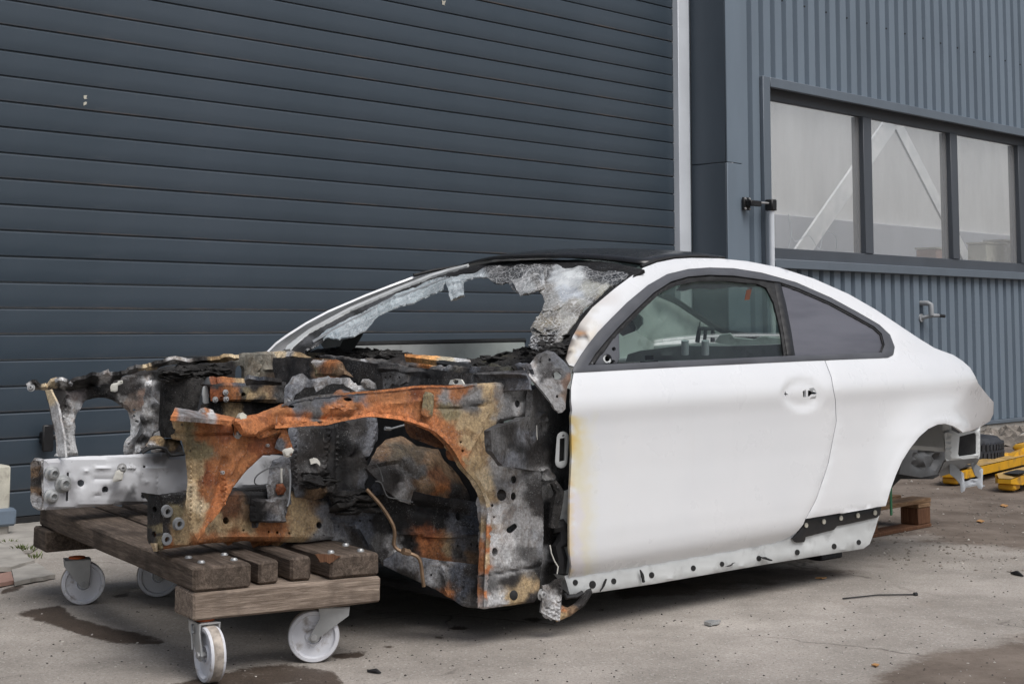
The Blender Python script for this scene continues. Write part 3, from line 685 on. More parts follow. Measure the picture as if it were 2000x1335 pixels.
yell = [(1113, v, (247 - abs(v - 860) * .0, 226 - 22 * math.exp(-((v - 850) / 45) ** 2) - 10 * math.exp(-((v - 930) / 30) ** 2), 170 - 60 * math.exp(-((v - 850) / 45) ** 2) + (v > 960) * 16)) for v in range(824, 1130, 14)]
yell += [(1126, v, (250, 244 - 14 * math.exp(-((v - 850) / 45) ** 2), 218 - 46 * math.exp(-((v - 850) / 45) ** 2) + (v > 960) * 26)) for v in range(824, 1130, 16)]
yell += [(1142, v, (254, 248, 230)) for v in range(830, 1120, 24)] + [(1160, v, (255, 254, 248)) for v in range(820, 1120, 24)] + [(1176, v, (255, 255, 255)) for v in range(820, 1130, 24)] + [(u, 800, (255, 255, 255)) for u in (1112, 1130, 1150)]
PALL_W = None
door = sheet('door', CF, car, M['paint'], door_out, GS, .010, 9, holes=handle_holes, pillow=(4, .003), emboss=[(hr, 9, -.012, 'area')], anchors=[(a[0], a[1], tuple(a[2])) for a in wanch(yell)], aw=10, k=KC, sharp=60)
for q in (door,):
    a = q.data.color_attributes['Col']; n = len(a.data); c = np.zeros(n * 4); a.data.foreach_get('color', c); c = c.reshape(-1, 4); c[:, :3] = np.clip(c[:, :3] * .92, 0, 1); a.data.foreach_set('color', c.ravel())
door['label'] = 'white door with heat yellowed front edge and missing handle'
# handle cavity behind the openings, bright bezel
hp = CF.hit([(1568, 768)], GS, *KC)[0]
MB().box(hp[0] - .10, hp[0] + .10, hp[1] + .03, hp[1] + .034, hp[2] - .05, hp[2] + .05).build('handle_cavity', M['dark'], door)
sheet('handle_bracket', CF, door, M['steel'], [(1580, 758), (1592, 756), (1606, 767), (1592, 779), (1582, 779), (1584, 775), (1591, 774), (1599, 768), (1590, 762), (1583, 763)], lambda x, y, z: y - TS(x, z) - .012, .003, 4, k=KC)
# quarter panel with roof rail and pillars in one pressing
trim_out = [(1122.5, 714.6), (1136, 692), (1151, 670), (1169, 647), (1189, 626), (1226, 589), (1267, 555), (1304, 534), (1345, 524), (1386, 521), (1434, 522.5), (1488, 531), (1556, 550), (1624, 580), (1675, 607.5), (1719, 633), (1740, 653), (1749, 677), (1746, 692), (1736, 697)]
side_top = [(1113, 712), (1106, 700), (1109, 690), (1112, 676), (1120, 655), (1135, 628), (1158, 599), (1202, 562), (1230, 541), (1257, 522), (1284, 511.5), (1318, 504.5), (1352, 502.5), (1406, 503.5), (1461, 509), (1522, 521), (1590, 543), (1658, 573), (1709, 602), (1760, 636), (1799, 662), (1827, 679), (1863, 692), (1880, 703), (1896, 717), (1906, 734), (1912, 749), (1927, 768), (1942, 785), (1941.5, 808), (1935, 822), (1917, 833), (1895, 841.5), (1881, 843.5)]
arch = [(1871.5, 838), (1859.5, 831), (1844.5, 827), (1829.5, 828.5), (1811.6, 837), (1793.6, 853), (1775.6, 876), (1760.6, 900), (1748.7, 927), (1739.7, 951), (1729, 987)]
quarter = side_top + arch + [(1576, 1012.5), (1596.2, 974.5), (1619.3, 905.5), (1635.2, 823), (1633.2, 780), (1625.2, 735), (1612.2, 701.3), (1660, 699.5), (1736, 697)] + trim_out[::-1][1:]
soot = [(1111, 692, (96, 84, 74)), (1113, 680, (120, 108, 98)), (1117, 668, (90, 80, 72)), (1122, 658, (50, 44, 42)), (1132, 654, (40, 36, 34)), (1142, 657, (60, 52, 48)), (1130, 650, (236, 176, 116)), (1150, 652, (255, 246, 232)), (1128, 670, (240, 232, 220)), (1140, 668, (255, 252, 246)), (1120, 684, (236, 226, 210)), (1130, 690, (255, 255, 255)), (1119, 700, (246, 240, 230)), (1112, 660, (70, 62, 56)), (1127, 640, (150, 142, 134)), (1132, 634, (190, 184, 178)), (1142, 628, (226, 220, 212)), (1150, 636, (255, 252, 246)), (1160, 602, (232, 228, 222)), (1168, 612, (255, 255, 255)), (1176, 590, (235, 230, 226))]
lamp = [(1903, 750), (1880, 775), (1863, 799), (1870, 822), (1884, 850), (1960, 850), (1960, 750)]
q1 = sheet('quarter_panel', CF, car, M['paint'], quarter, GQ, .010, 8, pillow=(4, .003), emboss=[(arch + [(1725, 1010)], 17, .006)], anchors=[(a[0], a[1], tuple(a[2])) for a in wanch(soot)], aw=6, k=KC, sharp=60)
for q in (q1,):
    a = q.data.color_attributes['Col']; n = len(a.data); c = np.zeros(n * 4); a.data.foreach_get('color', c); c = c.reshape(-1, 4); c[:, :3] = np.clip(c[:, :3] * .92, 0, 1); a.data.foreach_set('color', c.ravel())
# the far side is the same pressings handed over
WA = [(0, 0, (255, 255, 255)), (2000, 0, (255, 255, 255))]
sheet('door', CF, car, M['paint'], door_out, GS, .010, 14, pillow=(9, .006), anchors=WA, k=KC, mirror=TC, sharp=60)
sheet('quarter_panel', CF, car, M['paint'], quarter, GQ, .010, 12, pillow=(4, .003), anchors=WA, k=KC, mirror=TC, sharp=60)
# window trim
OFF = lambda d: (lambda x, y, z: y - TS(x, z) - d)
ring_in = [(1150, 711.5), (1165, 689), (1185, 664), (1208, 638), (1240, 606), (1278, 570), (1312, 548), (1345, 538.5), (1386, 535), (1434, 536.5), (1484, 543.5), (1524, 549), (1560, 561), (1622, 588), (1670, 614), (1709, 636), (1724, 650), (1729.5, 672), (1724, 687), (1554, 693), (1350, 702)]
tr = sheet('window_trim', CF, car, M['trim'], trim_out + [(1573, 703), (1400, 711), (1250, 718.5), (1126, 725.5), (1121, 724)], OFF(-.006), .010, 8, holes=[ring_in], pillow=(5, .006, .004), k=KC, sharp=60)
# rubber run channels
sheet('window_seal', CF, car, M['rubber'], [(1150, 711.5), (1165, 689), (1185, 664), (1208, 638), (1240, 606), (1278, 570), (1312, 548), (1345, 538.5), (1386, 535), (1434, 536.5), (1484, 543.5), (1520, 549), (1532, 590), (1546, 650), (1553, 693), (1533, 694), (1526, 643), (1513, 589), (1498, 560), (1481, 552.5), (1420, 547), (1366, 547), (1325, 555), (1291, 571), (1262, 598), (1240, 620), (1209, 652), (1189, 678), (1166, 708)], OFF(.006), .012, 6, pillow=(4, .005), k=KC)
sheet('pillar_trim', CF, car, M['black'], [(1513, 549), (1526, 549.5), (1537, 592), (1547, 643), (1555, 693.5), (1540, 694), (1532, 645), (1522, 592)], OFF(-.001), .012, 6, pillow=(4, .005), k=KC)
sheet('quarter_window', CF, car, M['film'], [(1525, 549), (1560, 561), (1622, 588), (1670, 614), (1709, 636), (1725, 651), (1730, 672), (1724, 688), (1553, 694), (1546, 643), (1536, 592)], OFF(.010), .004, 9, k=KC, pillow=(6, .003))
sheet('quarter_seal', CF, car, M['rubber'], [(1526, 548), (1560, 560), (1622, 587), (1670, 613), (1709, 635), (1726, 650), (1731, 672), (1726, 689), (1720, 688), (1725, 672), (1720, 653), (1706, 640), (1668, 619), (1620, 593), (1560, 567), (1528, 555)], OFF(.002), .010, 5, k=KC, pillow=(3, .003))
sheet('door_glass', CF, car, M['tint'], [(1206, 640), (1240, 612), (1291, 564), (1325, 551), (1366, 543), (1420, 544), (1484, 549), (1503, 557), (1515, 589), (1530, 643), (1536, 696), (1206, 709)], OFF(.022), .004, 16, k=KC)
# mirror foot plate with its fixing holes
mp = sheet('mirror_plate', CF, car, M['trim'], [(1150, 712), (1163, 695), (1206, 640), (1210, 645), (1211.5, 697), (1206, 708)], OFF(.010), .010, 5, holes=[ell(1161, 708, 3.2, 4), ell(1186, 700, 9, 9), ell(1199, 681, 4, 4), ell(1196, 706, 6, 4)], pillow=(3, .003), k=KC)
sheet('plate_back', CF, mp, M['dark'], [(1152, 714), (1206, 646), (1209, 709)], OFF(.045), .003, 9, k=KC)
MB().tube([CF.hit([ell(1186, 700, 7, 8)[i]], OFF(.02), *KC)[0] for i in range(14)], .004, 6, closed=True).build('mirror_socket', M['whitein'], mp)
# black carrier strip and sill under the quarter
G0 = Y_(.004)
sill_out = [(1112, 1128), (1280, 1101), (1500, 1064), (1706, 1030), (1716, 1012), (1722, 990), (1712, 1040), (1701, 1062), (1693, 1070), (1500, 1101), (1280, 1140), (1160, 1158), (1117, 1163), (1110, 1150)]
sill = sheet('sill', CF, car, M['whitein'], [(1106, 1124), (1280, 1096), (1500, 1058), (1560, 1030), (1600, 1018), (1724, 995), (1712, 1036), (1702, 1062), (1690, 1071), (1500, 1101.5), (1280, 1140), (1160, 1158), (1117, 1163)], G0, .05, 9, pillow=(6, .008), emboss=[([(1515, 1069), (1600, 1052), (1706, 1031)], 3, -.006)], k=KC)
for (u, v, r) in ((1125.5, 1137, 5.8), (1159, 1141, 7.8), (1200.5, 1134.5, 5.8), (1274.5, 1122.5, 6), (1356, 1109, 5.5), (1412, 1101, 5), (1484, 1090, 5.5), (1559, 1078, 5.5), (1631, 1066.5, 5.5), (1679, 1058.5, 5)):
    sheet('sill_plug', CF, sill, M['rubber'], ell(u, v, r * .82, r, 14), Y_(-.001), .006, 6, pillow=(3, .003), k=KC)
for (u, v, L, a) in ((1180, 1142, 13, -70), (1256, 1124, 13, 78), (1428, 1102, 9, -25), (1497, 1090, 12, 20)):
    c, s_ = math.cos(R(a)), math.sin(R(a)); sheet('burnt_clip', CF, sill, M['rubber'], [(u - L * c - 1.5, v - L * s_), (u - 3 * c + 2, v - 3 * s_ - 1), (u + L * c + 1.5, v + L * s_), (u + L * c - 1.5, v + L * s_ + 1), (u - 2, v + 2)], Y_(-.010), .006, 3, rag=1.6, seed=u, k=KC)
st = sheet('trim_carrier', CF, car, M['black'], [(1575, 1012), (1600, 1009), (1660, 1000), (1723, 989), (1721, 1004), (1714, 1010), (1660, 1022), (1636, 1027), (1630, 1034), (1575, 1048), (1572, 1058), (1556, 1059), (1549, 1052), (1560, 1040), (1570, 1026)], Y_(-.008), .014, 6, rag=.8, k=KC, pillow=(3, .003))
for (u, v) in ((1575.5, 1025), (1610, 1018), (1643.5, 1011), (1676.5, 1006), (1710, 1000.5)): sheet('clip', CF, st, M['creampaint'], ell(u, v, 3.2, 5, 10), Y_(-.013), .004, 4, k=KC)
# door frame inside edge seen in the gap ahead of the door
sheet('door_edge', CF, car, M['whitein'], [(1085, 985), (1100, 960), (1113, 955), (1114, 1118), (1098, 1120), (1092, 1080), (1086, 1030)], PL([.5, .86, 0], [-.02, .04, .4]), .01, 7, k=KC, emboss=[([(1088, 1000), (1115, 1003)], 3, -.004), ([(1088, 1022), (1115, 1025)], 3, -.004), ([(1098, 1090), (1108, 1085), (1112, 1095)], 5, .005)])

# roof, rear screen and boot deck spanning the two sides
top_uv = np.array([p for p in side_top if p[0] >= 1250]); ctr = CF.hit(dens(top_uv[:22], 14, False, 0, True), GS, *KC)
def loft(i0, i1, crown, lift, mat, name, inset=0.0, n=26, th=.012, label=None, drop=None):
    C = ctr[i0:i1 + 1]; vs = []; m_ = len(C)
    for j, p in enumerate(C):
        t0 = p[1] + inset; 
        for k in range(n + 1):
            a = k / n; t = t0 + (2 * TC - 2 * t0) * a; e = 1 - (2 * a - 1) ** 2; g = j / max(1, m_ - 1)
            cr = crown[0] + (crown[1] - crown[0]) * g; bw = (drop[0] + (drop[1] - drop[0]) * g) if drop else 0
            sf = .13 * max(0, a - .6) / .4 * max(0, 1 - j / 7) if name == 'roof' else 0
            vs.append((p[0] + sf + bw * (1 - (2 * a - 1) ** 2), t, p[2] + lift + cr * (1 - abs(2 * a - 1) ** 2.4)))
    f = [(j * (n + 1) + k, j * (n + 1) + k + 1, (j + 1) * (n + 1) + k + 1, (j + 1) * (n + 1) + k) for j in range(m_ - 1) for k in range(n)]
    o = MB().add(vs, f, True).build(name, mat, car, sharp=60); md = o.modifiers.new('thickness', 'SOLIDIFY'); md.thickness = th; md.offset = 0
    return o, np.array(vs).reshape(m_, n + 1, 3)
xs = ctr[:, 0]; iR0 = int(np.abs(xs - xs[0] - .05).argmin())
iRoof = int(np.abs(xs - 1.14).argmin()); iDeck = int(np.abs(xs - 2.15).argmin()); iEnd = int(np.abs(xs - 2.58).argmin())
roof, RV = loft(iR0, iRoof, (.045, .045), .002, M['carbon'], 'roof', .02, drop=(-.07, 0.0))
loft(iRoof, iDeck, (.042, .04), -.014, M['rearglass'], 'rear_window', .10, th=.005)
loft(iDeck, iEnd, (.03, .02), -.035, M['deckpaint'], 'rear_deck', .03, drop=(0, .06))
# roof drip channel near and far
for sgn in (0, 1):
    pts = [(p[0], (p[1] + .012) if not sgn else 2 * TC - p[1] - .012, p[2] + .004) for p in ctr[:iRoof:2]]
    MB().tube(pts, .007, 6).build('roof_moulding', M['rubber'], car)
# rear valance and boot well
MB().box(2.50, 2.56, .2, 1.64, .42, .80, .02).build('rear_panel', M['whitein'], car)
MB().box(1.0, 1.62, .12, 1.72, .12, .15, .01).box(-.25, 1.0, .10, 1.74, .10, .13, .01).build('floor_pan', M['dark'], car)
MB().box(1.72, 1.76, .14, 1.70, .15, .78, .01).build('rear_bulkhead', M['sealer'], car)
MB().box(1.76, 2.3, .16, 1.68, .80, .82, .008).build('parcel_shelf', M['whitein'], car)
# wheel housing and boot well seen through the rear arch
sheet('wheel_housing', CF, car, M['dark'], [(1735, 960), (1760, 890), (1800, 840), (1840, 815), (1880, 830), (1875, 905), (1820, 935), (1760, 935)], Y_(.62), .01, 12, k=KC, dent=(.01, 6))
sheet('boot_well', CF, car, M['greydark'], [(1755, 925), (1762, 895), (1790, 862), (1846, 850), (1849, 905), (1834, 925), (1800, 932)], Y_(.52), .012, 8, k=KC, emboss=[(ell(1808, 898, 22, 17, 20), 4, -.02, 'ring'), (ell(1826, 877, 9, 9, 14), 4, .015, 'area'), ([(1795, 885), (1806, 912)], 3, .012)], dent=(.006, 8))
MB().box(1.80, 1.82, .14, .60, .3, .56, .01).box(1.82, 2.45, .10, .62, .555, .575, .01).build('inner_arch', M['dark'], car)
tail = sheet('tail_panel', CF, car, M['whitein'], [(1847, 846), (1862, 840), (1874, 846), (1905, 841), (1917, 832), (1916.5, 890), (1914, 896), (1908, 894), (1851, 900)], PL([.35, .94, 0], [2.42, .22, .5]), .015, 6, holes=[[(1876, 852), (1906, 844), (1908, 848), (1908, 885), (1903, 889), (1875, 891), (1873, 886)]], pillow=(4, .008, .006), emboss=[([(1852, 850), (1852, 895)], 4, -.012)], k=KC)
sheet('tail_opening', CF, tail, M['dark'], [(1870, 848), (1912, 838), (1911, 893), (1868, 895)], PL([.35, .94, 0], [2.42, .32, .5]), .01, 10, k=KC)
sheet('rear_apron', CF, car, M['sealer'], [(1844, 902), (1850, 899), (1910, 893), (1913, 896), (1906, 908), (1901, 903), (1870, 918), (1868, 920), (1838, 930), (1833, 926)], PL([.25, .5, .8], [2.42, .22, .42]), .008, 6, emboss=[([(1872, 912), (1880, 905)], 2.5, .006), ([(1886, 912), (1894, 904)], 2.5, -.006)], k=KC)
bm_ = sheet('bumper_bracket', CF, car, M['alu'], [(1874, 922), (1878, 920), (1882.5, 924), (1883.5, 940), (1900, 936), (1912, 933), (1912.5, 918), (1916, 914), (1920, 916), (1919, 945), (1920.5, 949), (1917, 955), (1911, 953), (1908, 948), (1886, 952), (1884, 958), (1878, 961.5), (1876, 958)], PL([1, .55, 0], [2.62, .25, .35]), .012, 4, pillow=(2, .003), k=KC, emboss=[([(1884, 944), (1911, 939)], 2.5, -.006)])
for a in ([(1855, 905), (1863, 906), (1878, 921), (1875, 945), (1868, 935), (1855, 925)], [(1897, 906), (1902, 902), (1919, 914), (1913, 934), (1905, 928), (1900, 915)]):
    sheet('bracket_arm', CF, bm_, M['sealer'], a, PL([.35, 1, .15], [2.52, .25, .38]), .006, 6, k=KC)
MB().tube([CF.hit([(1917, 950)], Y_(.2), *KC)[0], CF.hit([(1922, 948)], Y_(.16), *KC)[0]], .004, 6).build('stud', M['bolt'], bm_)
# parts of the cabin seen through the door glass
far_in = sheet('inner_side', CF, car, M['whitein'], [(1200, 712), (1206, 655), (1230, 620), (1262, 588), (1291, 576), (1320, 590), (1352, 611), (1400, 641), (1434, 653), (1490, 656), (1540, 657), (1540, 700)], Y_(1.62), .01, 9, k=(3, 10), holes=[[(1211, 652), (1216, 625), (1232, 611), (1246, 611), (1256, 620), (1257, 634), (1248, 645), (1230, 652), (1218, 657)]], emboss=[(ell(1293, 608, 6, 5), 4, -.012, 'area'), (ell(1328, 628, 5, 4), 4, -.012, 'area'), (ell(1290, 622, 4, 3), 3, -.01, 'area'), ([(1250, 690), (1262, 650), (1300, 620)], 5, .01)], dent=(.008, 4))
sheet('inner_backing', CF, car, M['dark'], [(1196, 715), (1200, 640), (1250, 590), (1280, 600), (1280, 710)], Y_(1.68), .005, 14, k=(3, 10))
pts = CF.hit(dens([(1288, 574), (1320, 588), (1352, 609), (1400, 640), (1434, 652), (1490, 657), (1540, 657)], 8, False, 0, True), Y_(1.58), 3, 10)
MB().tube(pts, .016, 8).build('screen_seal', M['rubber'], car)
blk = sheet('seat_panel', CF, car, M['sealer'], [(1222, 706), (1226, 692), (1250, 685), (1330, 675), (1420, 676), (1530, 672), (1536, 698)], PL([1, .35, .25], [1.5, .9, .7]), .01, 9, k=(3, 10), emboss=[([(1330, 690), (1530, 688)], 3, -.01), ([(1240, 698), (1330, 690)], 3, .01)], holes=[[(1258, 694), (1277, 693), (1277, 704), (1258, 705)]])
sheet('panel_backing', CF, blk, M['dark'], [(1250, 690), (1285, 688), (1285, 708), (1250, 708)], PL([1, .35, .25], [1.56, .9, .7]), .004, 9, k=(3, 10))
for u in (1338, 1377.5):
    a, b = CF.hit([(u, 692)], PL([1, .35, .25], [1.44, .9, .7]), 3, 10)[0], CF.hit([(u, 665)], PL([1, .35, .25], [1.44, .9, .7]), 3, 10)[0]; MB().tube([a, b], .016, 10).build('headrest_tube', M['alu'], car)
MB().tube([CF.hit([p], Y_(1.3), 3, 10)[0] for p in ((1362, 668), (1366, 641), (1392, 642), (1392, 668))], .012, 6).tube([CF.hit([p], Y_(1.3), 3, 10)[0] for p in ((1376, 668), (1378, 642))], .009, 6).tube([CF.hit([p], Y_(1.3), 3, 10)[0] for p in ((1366, 641), (1367, 628))], .004, 5).build('belt_frame', M['black'], car)
sheet('shelf_tray', CF, car, M['whitein'], [(1395, 668), (1405, 655), (1425, 653), (1432, 662), (1470, 664), (1490, 657), (1530, 660), (1530, 674), (1440, 676)], PL([.9, .3, .5], [1.85, 1.0, .85]), .01, 7, k=(3, 10), dent=(.015, 9))
sheet('roof_lining_frame', CF, car, M['whitein'], [(1335, 552), (1400, 544), (1490, 548), (1496, 560), (1400, 562), (1320, 566)], PL([.5, .2, 1], [1.35, .8, 1.19]), .006, 7, k=(3, 10), dent=(.012, 12), rag=1.0)
sheet('orange_tag', CF, car, M['orange'], [(1459, 566), (1468, 565), (1464, 585), (1455, 586)], Y_(.7), .003, 4, k=(3, 10))
MB().box(.2, 1.5, 1.66, 1.70, .2, .80, .01).build('far_door_lining', M['whitein'], car)

# ------------------------------------------------------------------ windscreen and its frame
ws = np.array(CF.hit([(1118, 668), (1247, 531)], GS, *KC)); sb, st_ = ws[0], ws[1]
def GW(x, y, z):
    f = sb[0] + (z - sb[2]) * (st_[0] - sb[0]) / (st_[2] - sb[2]); a = np.clip((y - TC) / .75, -1.3, 1.3); g = np.clip((z - sb[2]) / (st_[2] - sb[2]), -.5, 1.4)
    return x - f + (.14 - .05 * g) * (1 - a * a)
KW = (3, 9)
band_out = [(556, 684), (562, 672), (603, 647), (682, 605), (766, 568.5), (842, 538.5), (912, 518), (975, 508), (1062, 504), (1146, 506), (1200, 511), (1258, 524), (1231, 542), (1203, 563), (1159, 600), (1136, 629), (1121, 656), (1110, 688), (1080, 694)]
band_in = [(592, 678), (640, 652), (700, 617), (770, 581), (842, 549), (905, 531), (975, 523), (1062, 519), (1146, 522), (1225, 534), (1222, 540), (1190, 560), (1146, 600), (1118, 632), (1098, 660), (1084, 676)]
band = [(556, 684), (562, 672), (603, 647), (682, 605), (766, 568.5), (842, 538.5), (912, 518), (975, 508), (1062, 504), (1146, 506), (1200, 511), (1258, 524), (1231, 542), (1203, 563), (1159, 600), (1136, 629), (1121, 656), (1110, 688), (1088, 688), (1098, 660), (1118, 632), (1146, 600), (1190, 560), (1222, 540), (1225, 534), (1146, 522), (1062, 519), (975, 523), (905, 531), (842, 549), (770, 581), (700, 617), (640, 652), (600, 680), (592, 686)]
hd = sheet('windscreen_frame', CF, car, M['burnt'], band, GW, .012, 7, anchors=[(u, v, 'soot') for u, v in band] + [(600, 660, (84, 86, 90)), (640, 638, (70, 72, 76)), (680, 618, (76, 78, 82)), (720, 597, (66, 68, 72)), (766, 580, (88, 90, 94)), (842, 546, (64, 64, 66)), (575, 680, 'charb'), (1130, 640, 'soot'), (1062, 512, 'char'), (1180, 580, 'soot')], k=KW, rag=.6, pillow=(5, .005))
# white far pillar edge
sheet('far_pillar', CF, car, M['whitein'], [(557, 682), (560, 675), (603, 642), (682, 600), (766, 564), (842, 534), (880, 523), (915, 515), (912, 518.5), (842, 539), (766, 569), (682, 605.5), (603, 648), (566, 681)], lambda x, y, z: GW(x, y, z) + .012, .02, 6, k=KW)
sheet('pillar_moulding', CF, car, M['sealer'], [(610, 664), (680, 626), (766, 583), (842, 552), (876, 540), (876, 540.8), (842, 553.2), (766, 584.6), (680, 627.6), (611, 666)], lambda x, y, z: GW(x, y, z) + .014, .006, 6, k=KW)
gl_a = [(640, 640, (168, 182, 188)), (600, 670, 'charb'), (590, 676, 'soot'), (680, 630, (176, 186, 190)), (740, 600, (160, 172, 176)), (800, 580, (172, 184, 188)), (850, 560, (150, 162, 166)), (890, 560, (168, 178, 182)), (900, 540, (140, 150, 154)), (940, 530, (170, 178, 182)), (965, 528, 'charb'), (980, 540, 'char'), (1000, 530, 'soot'), (1015, 550, (130, 130, 130)), (1040, 555, (140, 142, 142)), (1055, 525, 'greyd'),
        (1075, 540, (200, 204, 206)), (1100, 535, (206, 210, 210)), (1130, 545, (194, 198, 198)), (1110, 575, (182, 188, 194)), (1068, 560, (120, 116, 110)), (1120, 610, (120, 114, 104)), (1100, 640, (112, 106, 96)), (1072, 650, 'charb'), (1085, 620, (130, 124, 114)), (1160, 585, (130, 124, 112)), (1060, 530, 'char'), (1048, 545, (110, 108, 104)), (1145, 560, (176, 176, 166)), (1170, 570, (186, 184, 170)), (1180, 540, 'soot'), (1210, 540, 'soot'), (1165, 530, 'char'), (1090, 600, (150, 150, 146)), (1110, 620, (160, 158, 150)), (1070, 630, (120, 112, 96)), (1060, 650, (104, 98, 86)), (1090, 650, (140, 138, 132)), (1110, 640, (150, 148, 142)), (1050, 670, 'charb'), (1080, 672, (90, 86, 82)), (1140, 600, (158, 158, 150)), (1150, 590, 'greyd')]
glass_out = [(585, 681), (600, 670), (640, 648), (700, 613), (770, 578), (842, 546), (905, 527), (952, 521), (1062, 517), (1148, 520), (1228, 533), (1224, 541), (1190, 562), (1148, 600), (1120, 634), (1100, 662), (1088, 678), (1068, 683), (1052, 686), (1032, 677),
             (1041, 656), (1036, 640), (1046, 622), (1058, 606), (1064, 588), (1059, 573), (1049, 567), (1032, 574), (1017, 576), (999, 562), (993, 548), (979, 551), (962, 548), (950, 541), (925, 543), (904, 549), (902, 560), (906, 576), (880, 585), (877, 570), (871, 553), (861, 566), (823, 581), (780, 597), (739, 615), (730, 628), (707, 646), (690, 655), (655, 659), (640, 657), (626, 662), (612, 676), (598, 684)]
sheet('windscreen', CF, car, M['shard'], glass_out, lambda x, y, z: GW(x, y, z) - .004, .006, 6, rag=2.0, anchors=gl_a, aw=16, k=KW, dent=(.014, 7), sharp=18, seed=3).__setitem__('label', 'shattered windscreen with a large hole burnt through the middle')
# shards curling off the torn edge
for i, (poly, dz) in enumerate((([(871, 553), (903, 546), (906, 576), (880, 585)], .02), ([(998, 548), (1030, 535), (1062, 520), (1064, 560), (1048, 569), (1032, 574), (1016, 577)], .015), ([(1066, 584), (1100, 560), (1112, 590), (1080, 610), (1060, 606)], .012), ([(1047, 618), (1085, 602), (1100, 630), (1060, 650), (1040, 640)], .02), ([(1043, 656), (1090, 640), (1105, 655), (1060, 684), (1034, 678)], .016))):
    sheet('glass_shard', CF, car, M['shard'], poly, lambda x, y, z, d=dz: GW(x, y, z) + d, .004, 6, rag=2.0, anchors=gl_a, k=KW, dent=(.012, 14), seed=i + 9, sharp=15)
# far door window ledge and pillar seen through the hole
e0, e1 = CF.hit([(694, 672), (1024, 665)], Y_(1.72), 3, 11)
MB().tube([e0, (e0 + e1) / 2, e1], .014, 6).build('far_window_seal', M['rubber'], car)
sheet('far_door_inner', CF, car, M['whitein'], [(690, 675), (1024, 668), (1030, 720), (690, 720)], Y_(1.70), .01, 14, k=(3, 11), dent=(.004, 5))
sheet('far_pillar_inner', CF, car, M['black'], [(660, 672), (676, 660), (712, 640), (708, 655), (690, 684), (664, 684)], Y_(1.62), .02, 6, k=(3, 11))
sheet('far_pillar_foot', CF, car, M['sealer'], [(626, 668), (640, 655), (676, 650), (664, 676), (636, 680)], Y_(1.60), .01, 6, k=(3, 11))

# ------------------------------------------------------------------ burnt front: near side
GA = PL3((-1.2, .17, .5), (-.1, .03, .5), (-.6, .11, .8))           # upper wing beam leans with the body
SCO = ('wing_beam', 'folded_lip', 'front_bracket', 'bracket_top', 'far_wing_panel', 'wing_mount_plate', 'post_side', 'frame_rail')
def bsheet(name, outline, G, anchors, par=car, **kw):
    kw.setdefault('th', .006); kw.setdefault('k', (2.5, 9)); kw.setdefault('res', 6); kw.setdefault('rag', .8)
    return sheet(name, CF, par, M['scorched' if name in SCO else 'burnt'], outline, G, anchors=anchors, **kw)
def hexbolt(uv, G, r, par, mat='bolt', ax=(0, -1, 0), name='bolt', h=.010, washer=True):
    p = CF.hit([uv], G, 2.5, 9)[0]; ax_ = Vector(ax).normalized(); mb = MB()
    if washer: mb.lathe([(0, .0), (r * 1.5, 0), (r * 1.5, .003), (0, .003)], p, ax_, 14, smooth=False)
    mb.lathe([(r, .003), (r, h), (r * .75, h + .002), (r * .45, h + .002), (r * .45, h - .004), (0, h - .004)], p, ax_, 6, smooth=False)
    return mb.build(name, M[mat], par)
beam_out = [(455, 822), (472, 814), (510, 807), (549, 791), (582, 780), (615, 773), (665, 768), (747, 761.5), (816, 753.5), (879, 753), (930, 748.5), (962, 747), (1000, 745.5), (1027, 745.5), (1034, 752), (1037, 812), (974.6, 825), (955, 867), (988, 907), (1034, 909), (1062, 912), (1068, 1000), (1064, 1100), (1060, 1150), (1050, 1176), (950, 1189), (938, 1187), (941, 1064), (945, 1029), (946, 990), (938, 963), (922, 936.6), (898.8, 910), (882.3, 880.6), (862.6, 857.5), (842.8, 841), (816.4, 830), (790, 821.5), (747, 815), (714, 813), (684.6, 818), (658, 823), (630, 830), (599, 831), (533, 836), (500, 853), (478, 850), (470, 840)]
